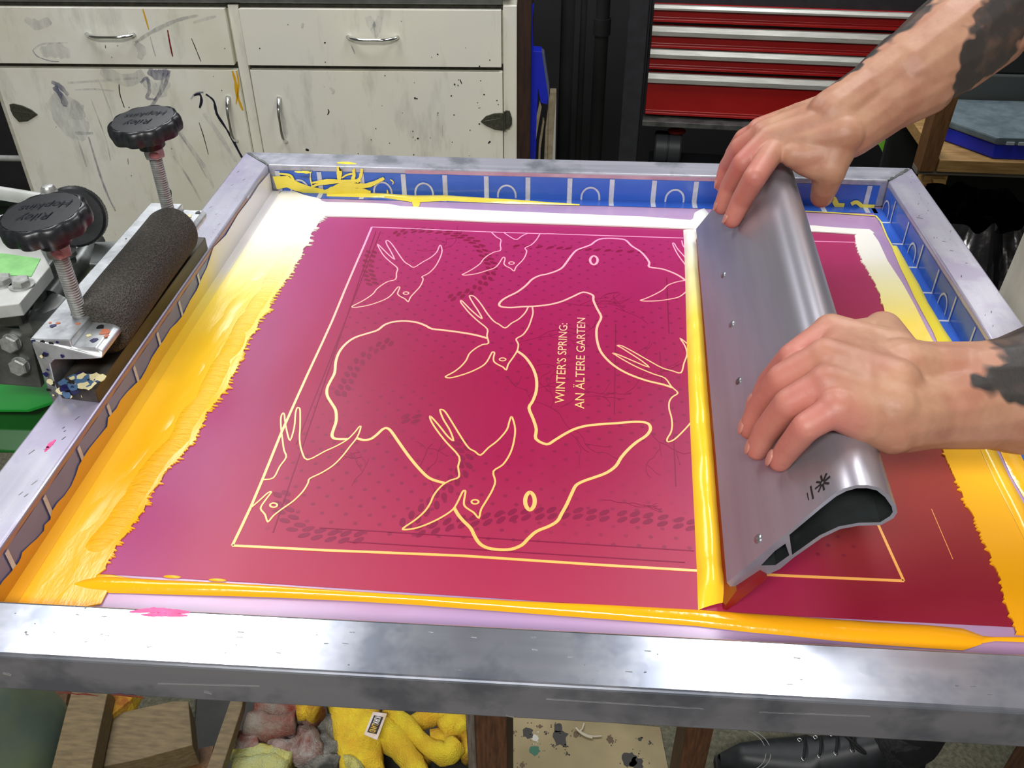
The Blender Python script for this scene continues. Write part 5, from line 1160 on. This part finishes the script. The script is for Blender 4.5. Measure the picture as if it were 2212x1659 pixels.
# ------------------------------------------------------------------ the printer
def dep(p): return (p-CAM).dot(_F)
def capsule(mb, p, q, r1, r2, seg=14):
    p, q = V(p), V(q); d = (q-p); L = d.length
    if L < 1e-6: q = p+V((0, 0, .0005)); d = q-p; L = d.length
    pr = []
    for k in range(6): a = math.pi/2*k/5; pr.append((max(1e-5, r1*math.sin(a)), -r1*math.cos(a)))
    for k in range(6): a = math.pi/2*(5-k)/5; pr.append((max(1e-5, r2*math.sin(a)), L+r2*math.cos(a)))
    mb.lathe(pr, p, d, seg)
def chain(mb, pts, rr):
    for i in range(len(pts)-1): capsule(mb, pts[i], pts[i+1], rr[i], rr[i+1])
def remesh(mb, vox, smooth=14, fac=.6):
    me = bpy.data.meshes.new('r'); me.from_pydata([tuple(v) for v in mb.v], [], mb.f); me.update()
    o = bpy.data.objects.new('r', me); COL.objects.link(o)
    m = o.modifiers.new('r', 'REMESH'); m.mode = 'VOXEL'; m.voxel_size = vox; m.use_smooth_shade = True
    s = o.modifiers.new('s', 'SMOOTH'); s.factor = fac; s.iterations = smooth
    bpy.context.view_layer.update()
    e = bpy.data.meshes.new_from_object(o.evaluated_get(bpy.context.evaluated_depsgraph_get()))
    vs = [v.co.copy() for v in e.vertices]; fs = [list(p.vertices) for p in e.polygons]
    bpy.data.objects.remove(o); bpy.data.meshes.remove(me); bpy.data.meshes.remove(e)
    return vs, fs
# --- left hand and arm (nearer the viewer)
LH = MB(); nails = []
fl = {}
def finger(mb, mcp, pts, rr):
    """mcp world; pts = (u, v, offset from the squeegee face)"""
    w = [mcp]+[face(*p) for p in pts]; chain(mb, w, rr); return w
Lm = [pz(1794, 716, 1.046), pz(1782, 770, 1.051), pz(1786, 828, 1.049), pz(1806, 884, 1.043)]
Lf_ = [finger(LH, Lm[0], ((1712, 772, .021), (1664, 826, .013), (1640, 872, .0085)), (.0112, .0098, .0088, .0078)),
       finger(LH, Lm[1], ((1690, 818, .024), (1642, 880, .015), (1621, 926, .0085)), (.0115, .0102, .0090, .0080)),
       finger(LH, Lm[2], ((1705, 872, .024), (1655, 932, .015), (1636, 970, .0085)), (.0112, .0100, .0088, .0078)),
       finger(LH, Lm[3], ((1742, 922, .019), (1704, 968, .012), (1684, 996, .0075)), (.0100, .0090, .0080, .0072))]
Lw = [pz(1925, 772, 1.040), pz(1930, 830, 1.046), pz(1930, 880, 1.040), pz(1925, 925, 1.028)]
for a, b, r in zip(Lw, Lm, (.0185, .0170, .0165, .0165)): capsule(LH, a, b, r, .0122)
for k_ in (.55, .78):
    for i in range(3): capsule(LH, Lm[i].lerp(Lw[i], k_), Lm[i+1].lerp(Lw[i+1], k_), .0150, .0150)
for i in range(3): capsule(LH, Lm[i].lerp(Lw[i], .35), Lm[i+1].lerp(Lw[i+1], .35), .013, .013); capsule(LH, Lm[i].lerp(Lw[i], .12), Lm[i+1].lerp(Lw[i+1], .12), .0108, .0108)
for m_ in Lm: capsule(LH, m_, m_+V((.001, 0, .0)), .0122, .0122)
# thumb wraps the far side of the holder
tb_ = [Lw[0], sq(.104, .112, .160), sq(.104, .088, .185), sq(.101, .070, .196)]
chain(LH, tb_, (.019, .0140, .0112, .0095))
capsule(LH, sq(.104, .112, .160), Lm[0]+V((.012, 0, -.003)), .011, .0105)
fa1 = pz(2010, 852, 1.030); fa2 = pz(2110, 852, 1.024); fa3 = pz(2212, 852, 1.022); el = V((.895, .255, 1.085)); sh = V((1.005, .375, 1.375))
w0 = pz(1940, 812, 1.038); w1 = pz(1940, 895, 1.030)
capsule(LH, w0, pz(2015, 815, 1.032), .0245, .0225); capsule(LH, w1, pz(2015, 888, 1.026), .0245, .0235)
capsule(LH, pz(2015, 820, 1.032), pz(2110, 835, 1.026), .0250, .030); capsule(LH, pz(2015, 888, 1.026), pz(2110, 872, 1.022), .0245, .030)
chain(LH, [pz(2110, 852, 1.024), fa3, fa3.lerp(el, .55), el, el.lerp(sh, .5), sh], (.0345, .0400, .044, .040, .046, .054))
# --- right hand and arm (farther)
RH = MB()
Rm = [pz(1676, 316, 1.050), pz(1662, 297, 1.056), pz(1650, 286, 1.056), pz(1641, 281, 1.050)]
Rf_ = [finger(RH, Rm[0], ((1630, 384, .020), (1600, 436, .012), (1582, 474, .0085)), (.0118, .0108, .0098, .0086)),
       finger(RH, Rm[1], ((1606, 352, .024), (1576, 404, .015), (1560, 446, .009)), (.0116, .0108, .0096, .0085)),
       finger(RH, Rm[2], ((1600, 318, .025), (1572, 360, .016), (1560, 398, .009)), (.0112, .0102, .0092, .0082)),
       finger(RH, Rm[3], ((1606, 298, .022), (1584, 330, .014), (1572, 358, .009)), (.0100, .0092, .0082, .0075))]
Rw = [pz(1822, 290, 1.068), pz(1812, 262, 1.076), pz(1805, 244, 1.074), pz(1800, 232, 1.066)]
for a, b, r in zip(Rw, Rm, (.0190, .0180, .0170, .0165)): capsule(RH, a, b, r, .0122)
for k_ in (.55, .78):
    for i in range(3): capsule(RH, Rm[i].lerp(Rw[i], k_), Rm[i+1].lerp(Rw[i+1], k_), .0150, .0150)
capsule(RH, pz(1806, 328, 1.052), pz(1735, 338, 1.047), .017, .0145); capsule(RH, pz(1795, 372, 1.036), pz(1735, 350, 1.042), .0135, .012)
for i in range(3): capsule(RH, Rm[i].lerp(Rw[i], .35), Rm[i+1].lerp(Rw[i+1], .35), .013, .013); capsule(RH, Rm[i].lerp(Rw[i], .12), Rm[i+1].lerp(Rw[i+1], .12), .0108, .0108)
for m_ in Rm: capsule(RH, m_, m_+V((.001, 0, .0)), .0122, .0122)
chain(RH, [pz(1808, 305, 1.060), pz(1792, 362, 1.040), pz(1783, 400, 1.020), pz(1775, 424, 1.005)], (.0200, .0160, .0128, .0110))
capsule(RH, pz(1790, 345, 1.045), pz(1715, 335, 1.048), .014, .0125)
d0 = dep(pz(1815, 265, 1.072)); d1 = .86
def fr(u, v, t): return pd(u, v, d0+(d1-d0)*t)
elR = fr(2215, -45, 1.1); shR = V((1.015, .745, 1.375))
capsule(RH, fr(1800, 252, 0), fr(1880, 195, .2), .0255, .0255); capsule(RH, fr(1832, 286, 0), fr(1905, 232, .2), .0245, .0270)
capsule(RH, fr(1880, 200, .2), fr(1960, 140, .4), .0270, .0330); capsule(RH, fr(1905, 228, .2), fr(1985, 175, .4), .0280, .0350)
chain(RH, [fr(1968, 158, .4), fr(2040, 108, .6), fr(2120, 45, .85), elR, elR.lerp(shR, .5), shR], (.0390, .0460, .0490, .043, .047, .054))
body = MB(); bt_attr = []; bf_attr = []
tipsF = [p for f in Lf_+Rf_ for p in f[1:]]
def arm(mb_, vox):
    vs, fs = remesh(mb_, vox); o = len(body.v); body.v += vs; body.f += [[o+i for i in f] for f in fs]; body.m += [0]*len(fs)
    return vs
tat = [(pd(u, v, d), r) for u, v, d, r in (
    (2030, 152, .832, .007), (2048, 148, .83, .009), (2075, 118, .822, .011), (2105, 160, .82, .018), (2150, 100, .81, .020), (2085, 188, .83, .012), (2195, 75, .80, .026), (2118, 42, .81, .008), (2165, 140, .82, .018), (2060, 165, .83, .010), (2200, 20, .80, .022), (2040, 148, .83, .006), (2100, 118, .81, .012),
    (2150, 745, .60, .016), (2175, 765, .58, .014), (2205, 750, .58, .016), (2212, 785, .56, .014), (2240, 790, .56, .02), (2175, 800, .56, .010), (2140, 818, .555, .0085), (2112, 838, .555, .0085), (2190, 822, .55, .010), (2215, 835, .55, .010), (2240, 720, .6, .03), (2300, 780, .56, .03))]
for u, v, t_, ra, r in ((1845, 232, .12, .024, .009), (1880, 200, .2, .027, .012), (1915, 180, .3, .030, .014), (1950, 160, .4, .034, .016), (1985, 138, .47, .037, .017), (2020, 118, .55, .041, .018), (2060, 90, .68, .043, .019), (2100, 60, .8, .045, .020)):
    tat.append((fr(u, v, t_)+(-_R2*.62+_U2*.78)*ra, r))
arm(LH, .0013); arm(RH, .0013)
# torso core, neck and head (mostly out of the picture)
TC = MB()
hip, chest_, neck = V((1.03, .56, .92)), V((1.02, .56, 1.27)), V((.985, .56, 1.43))
for y in (-.06, .06): chain(TC, [hip+V((0, y, 0)), V((1.035, .56+y, 1.10)), chest_+V((0, y, 0))], (.095, .090, .098))
capsule(TC, sh+V((.0, .02, -.01)), shR+V((0, -.02, -.01)), .058, .058); chain(TC, [chest_+V((0, 0, .08)), neck, V((.965, .56, 1.50))], (.08, .056, .055))
hd = V((.945, .56, 1.60)); TC.blob(hd, (.098, .076, .112)); TC.blob(hd+V((-.028, 0, -.055)), (.062, .056, .058))
TC.blob(hd+V((-.102, 0, -.018)), (.016, .013, .022)); TC.blob(hd+V((-.09, 0, .012)), (.012, .010, .020))
for s in (-1, 1): TC.blob(hd+V((.01, s*.076, -.01)), (.018, .008, .030)); TC.blob(hd+V((-.082, s*.026, .026)), (.014, .024, .008))
TC.blob(hd+V((-.082, 0, -.062)), (.014, .026, .009)); TC.blob(hd+V((-.070, 0, -.095)), (.026, .026, .018))
arm(TC, .005)
person = body.build('person', M['skin'], None, smooth=True)
tag(person, 'person in an off white apron with tattooed forearms gripping the squeegee with both hands', 'person')
off_ = person.location.copy(); me = person.data
at = me.attributes.new('tattoo', 'FLOAT', 'POINT'); af = me.attributes.new('flush', 'FLOAT', 'POINT'); ta = []; fa_ = []
for v in me.vertices:
    p = v.co+off_; t_ = 0
    if p.z > .95 and p.x > .6:
        n_ = noise.noise(p*55)*.30+noise.noise(p*140)*.16
        for c, r in tat:
            d = (p-c).length/r
            if d < 1.9: t_ = max(t_, .5+(1.25-d)*.6+n_)
    ta.append(min(1, max(0, t_))); k = 0
    if p.x < .66 and p.z < 1.08:
        m_ = min((p-c).length for c in tipsF); k = max(0, min(1, (.040-m_)/.026))*.55+max(0, noise.noise(p*40))*.25
    fa_.append(k)
at.data.foreach_set('value', ta); af.data.foreach_set('value', fa_)
for f in Lf_+Rf_:
    d = (f[3]-f[2]).normalized(); s_ = d.cross(FN).normalized(); c = f[3]+FN*(.0071)+d*.002
    mb = MB(); mat = Matrix((s_, d, FN)).transposed(); mb.blob(c, (.0052, .0064, .0016), mat=mat, seg=14, rings=8); mb.build('fingernail', M['nail'], person, smooth=True)
# eyes and hair
for s in (-1, 1):
    mb = MB(); mb.blob(hd+V((-.084, s*.028, .008)), (.011, .012, .008)); mb.build('eye', simple('eye_white', 'd8d4cc', .2), person, smooth=True)
    mb = MB(); mb.blob(hd+V((-.0935, s*.028, .007)), (.0022, .005, .005)); mb.build('iris', simple('brown_iris', '2c1c12', .2), person, smooth=True)
mb = MB(); mb.blob(hd+V((.014, 0, .022)), (.104, .085, .108), nz=.12, nsc=16, seg=32, rings=20)
for i in range(len(mb.v)):
    p = mb.v[i]
    if p.x < hd.x-.045 and p.z < hd.z+.045: mb.v[i] = V((hd.x-.02, p.y*.6+hd.y*.4, p.z))
mb.build('hair', M['hair'], person, smooth=True)
# clothes: shirt, apron, trousers
def loftz(rows, n=40, a0=0, a1=TAU, f=None, closed=True):
    mb = MB()
    def g(i, j):
        z, cx, cy, rx, ry = rows(i); a = a0+(a1-a0)*j; k = 1+(f(a, z) if f else 0)
        return (cx+rx*math.cos(a)*k, cy+ry*math.sin(a)*k, z)
    mb.grid(40, n, g); return mb
def lerp_rows(tab):
    def r(i):
        t_ = i*(len(tab)-1); k = min(int(t_), len(tab)-2); t_ -= k
        return [tab[k][q]*(1-t_)+tab[k+1][q]*t_ for q in range(5)]
    return r
wr = lambda a, z: .03*noise.noise(V((math.cos(a)*2, math.sin(a)*2, z*9)))
mb = loftz(lerp_rows([(.84, 1.030, .56, .125, .172), (1.0, 1.030, .56, .118, .165), (1.15, 1.025, .56, .118, .170), (1.30, 1.017, .56, .118, .195), (1.40, 1.010, .56, .085, .16), (1.455, .955, .56, .062, .07)]), f=wr)
for a, b, c in ((sh, el, .062), (shR, elR, .062)):
    mb.blob(a+V((0, 0, .004)), (.068, .066, .066)); mb.tube([a+V((0, .0, 0)), V((1.01, .56, 1.36))], [(.064, .062), (.06, .07)], 20, 0, False)
    mb.tube([a+V((.0, .0, .02)), a, a.lerp(b, .25), a.lerp(b, .48)], [.058, .064, .062, .064], 24, 0, False)
s_ = mb.build('shirt', simple('white_t_shirt', 'cfccc4', .85), person, smooth=True); s_.modifiers.new('t', 'SOLIDIFY').thickness = .003
mb = loftz(lerp_rows([(.42, 1.020, .56, .150, .215), (.62, 1.020, .56, .142, .205), (.80, 1.020, .56, .134, .190), (.95, 1.022, .56, .130, .182), (1.10, 1.022, .56, .126, .160), (1.28, 1.013, .56, .126, .125), (1.34, 1.007, .56, .122, .10)]), a0=math.pi*.42, a1=math.pi*1.58, f=lambda a, z: .035*noise.noise(V((math.cos(a)*3, math.sin(a)*3, z*6)))+.012*math.sin(a*9))
ap = mb.build('apron', M['cloth_white'], person, smooth=True); ap.modifiers.new('t', 'SOLIDIFY').thickness = .003
mb = MB()
for s in (-1, 1): mb.tube(cr([V((.893, .56+s*.085, 1.335)), V((.93, .56+s*.075, 1.42)), V((.985, .56+s*.05, 1.475)), V((1.01, .56, 1.48))], 5), [(.003, .012)]*16, 8)
mb.build('apron_strap', M['cloth_white'], person, smooth=True)
mb = MB()
chain(mb, [V((1.03, .49, .88)), V((1.02, .44, .50)), V((1.12, .37, .12))], (.098, .066, .055)); chain(mb, [V((1.03, .63, .88)), V((.985, .60, .50)), V((.935, .53, .13))], (.098, .066, .052))
capsule(mb, V((1.03, .50, .90)), V((1.03, .62, .90)), .11, .11)
vs, fs = remesh(mb, .006, 4); mb = MB(); mb.add(vs, fs); mb.build('trousers', M['cloth_black'], person, smooth=True)
def shoe(ox, oy, lab):
    s_ = []
    root = None
    mb = MB()
    def sec(t):   # t 0 toe .. 1 heel
        w = .047*(math.sin(math.pi*min(1, t*1.35+.07)/2)**.55) if t < .7 else .047*(1-.35*((t-.7)/.3)**2)
        h = .050+.016*min(1, t*2.2)+.045*max(0, min(1, (t-.42)/.33))
        if t < .1: h *= .55+4.5*t
        return w, h
    def g(i, j):
        w, h = sec(i); a = math.pi*j; e = .75
        return (ox+.30*i, oy+w*abs(math.cos(a))**e*(1 if math.cos(a) > 0 else -1)*(1-.25*(math.sin(a))*(i > .45)), .014+h*math.sin(a)**.8)
    mb.grid(40, 24, g)
    up = mb.build('shoe_upper', M['leather'], person, smooth=True, weld=True); up['label'] = lab
    mb = MB()
    o_ = [(ox-.004+.308*i/24, oy+(sec(i/24)[0]+.003)) for i in range(25)]+[(ox-.004+.308*i/24, oy-(sec(i/24)[0]+.003)) for i in reversed(range(25))]
    mb.prism([(x, y, .0006) for x, y in o_], (0, 0, .018)); mb.build('shoe_sole', M['rubber'], up, bevel=.002)
    mb = MB()
    for k in range(4):
        i = .40+.075*k
        for s in (-1, 1):
            w, h = sec(i); c = V((ox+.30*i, oy+s*.016, .014+h*.985)); mb.tube([c+V((.003*math.cos(q*TAU/10), .003*math.sin(q*TAU/10), .001)) for q in range(10)], .0009, 6, closed=True); mb.build('eyelet', M['eyelet'], up, smooth=True); mb = MB()
    mb = MB()
    for k in range(4):
        i = .40+.075*k; w, h = sec(i); mb.tube(cr([V((ox+.3*i, oy-.016, .016+h)), V((ox+.3*i+.004, oy, .022+h)), V((ox+.3*i+.008, oy+.016, .016+h))], 4), .0022, 6)
    i = .62; w, h = sec(i); c = V((ox+.3*i, oy, .018+h))
    for s in (-1, 1): mb.tube(cr([c, c+V((-.006+.01*s, .018*s+.01, .026)), c+V((.014, .040*s+.012, .012)), c+V((.006, .020*s, .006)), c], 6), .0022, 6)
    mb.tube(cr([c, c+V((-.012, .020, .020)), c+V((-.026, .050, -.01))], 5), .0022, 6); mb.build('shoelace', M['lace'], up, smooth=True)
    mb = MB()
    for q in (.10, .125):
        w, h = sec(.28); mb.tube([V((ox+.3*(q+.12*math.cos(a_)), oy+.036*math.sin(a_), .014+sec(q+.12*max(0, math.cos(a_)))[1]*.985)) for a_ in [math.pi*(k-8)/16 for k in range(17)]], .0006, 5)
    mb.build('shoe_stitching', simple('pale_stitching', '8a8c88', .7), up)
shoe(.665, .522, 'black laced shoe on the floor under the bench'); shoe(.86, .365, 'second black shoe')
mb = MB(); mb.tube([V((.925, .525, .075)), V((.93, .528, .16))], [.042, .045], 24); mb.build('sock', M['cloth_sock'], person, smooth=True)
mb = MB(); mb.tube([V((1.12, .368, .075)), V((1.12, .37, .16))], [.042, .045], 24); mb.build('sock', M['cloth_sock'], person, smooth=True)

# ------------------------------------------------------------------ light: ceiling troffers and an added fill lamp
def area(name, loc, sx, sy, power, col=(1, 1, 1), rot=(0, 0, 0)):
    l = bpy.data.lights.new(name, 'AREA'); l.shape = 'RECTANGLE'; l.size = sx; l.size_y = sy; l.energy = power; l.color = col
    o = bpy.data.objects.new(name, l); COL.objects.link(o); o.location = loc; o.rotation_euler = rot
area('ceiling_light_left', (-.56, 1.9, 2.4), .58, 2.3, 40, (.97, .98, 1))
area('added_fill_light', (.1, -1.3, 2.5), 1.2, .4, 70, (1, .985, .96))  # added fill behind the camera, brightens the cabinet fronts
area('ceiling_light_strip', (.86, 1.25, 2.4), .16, 1.3, 17, (.97, .98, 1))
area('ceiling_light_far', (1.85, 3.0-.9, 2.4), .5, .8, 12, (1, .97, .93))
w = bpy.data.worlds.new('world'); bpy.context.scene.world = w; w.use_nodes = True
w.node_tree.nodes['Background'].inputs[0].default_value = (.5, .52, .55, 1); w.node_tree.nodes['Background'].inputs[1].default_value = .05
vs_ = bpy.context.scene.view_settings; vs_.view_transform = 'Standard'; vs_.look = 'None'; vs_.gamma = 1; vs_.exposure = 0; vs_.use_curve_mapping = False

# ------------------------------------------------------------------ groups of repeats
for stem, g in (('yellow_towel', 'crumpled yellow towels under the bench'), ('paint_rag', 'stained paint rags under the bench'), ('wood_offcut', 'wooden offcuts piled under the bench'),
                ('cardboard_sheet', 'cardboard sheets leaning in the dark gap'), ('dark_tube', 'dark upright tubes in the gap'), ('ink_strip', 'flat strips of ink on the screen'),
                ('ink_bead', 'rounded beads of ink on the screen'), ('ink_splatter', 'yellow ink splashes on the far tape')):
    for o in bpy.context.scene.objects:
        if o.parent is None and o.name.split('.')[0] == stem: o['group'] = g
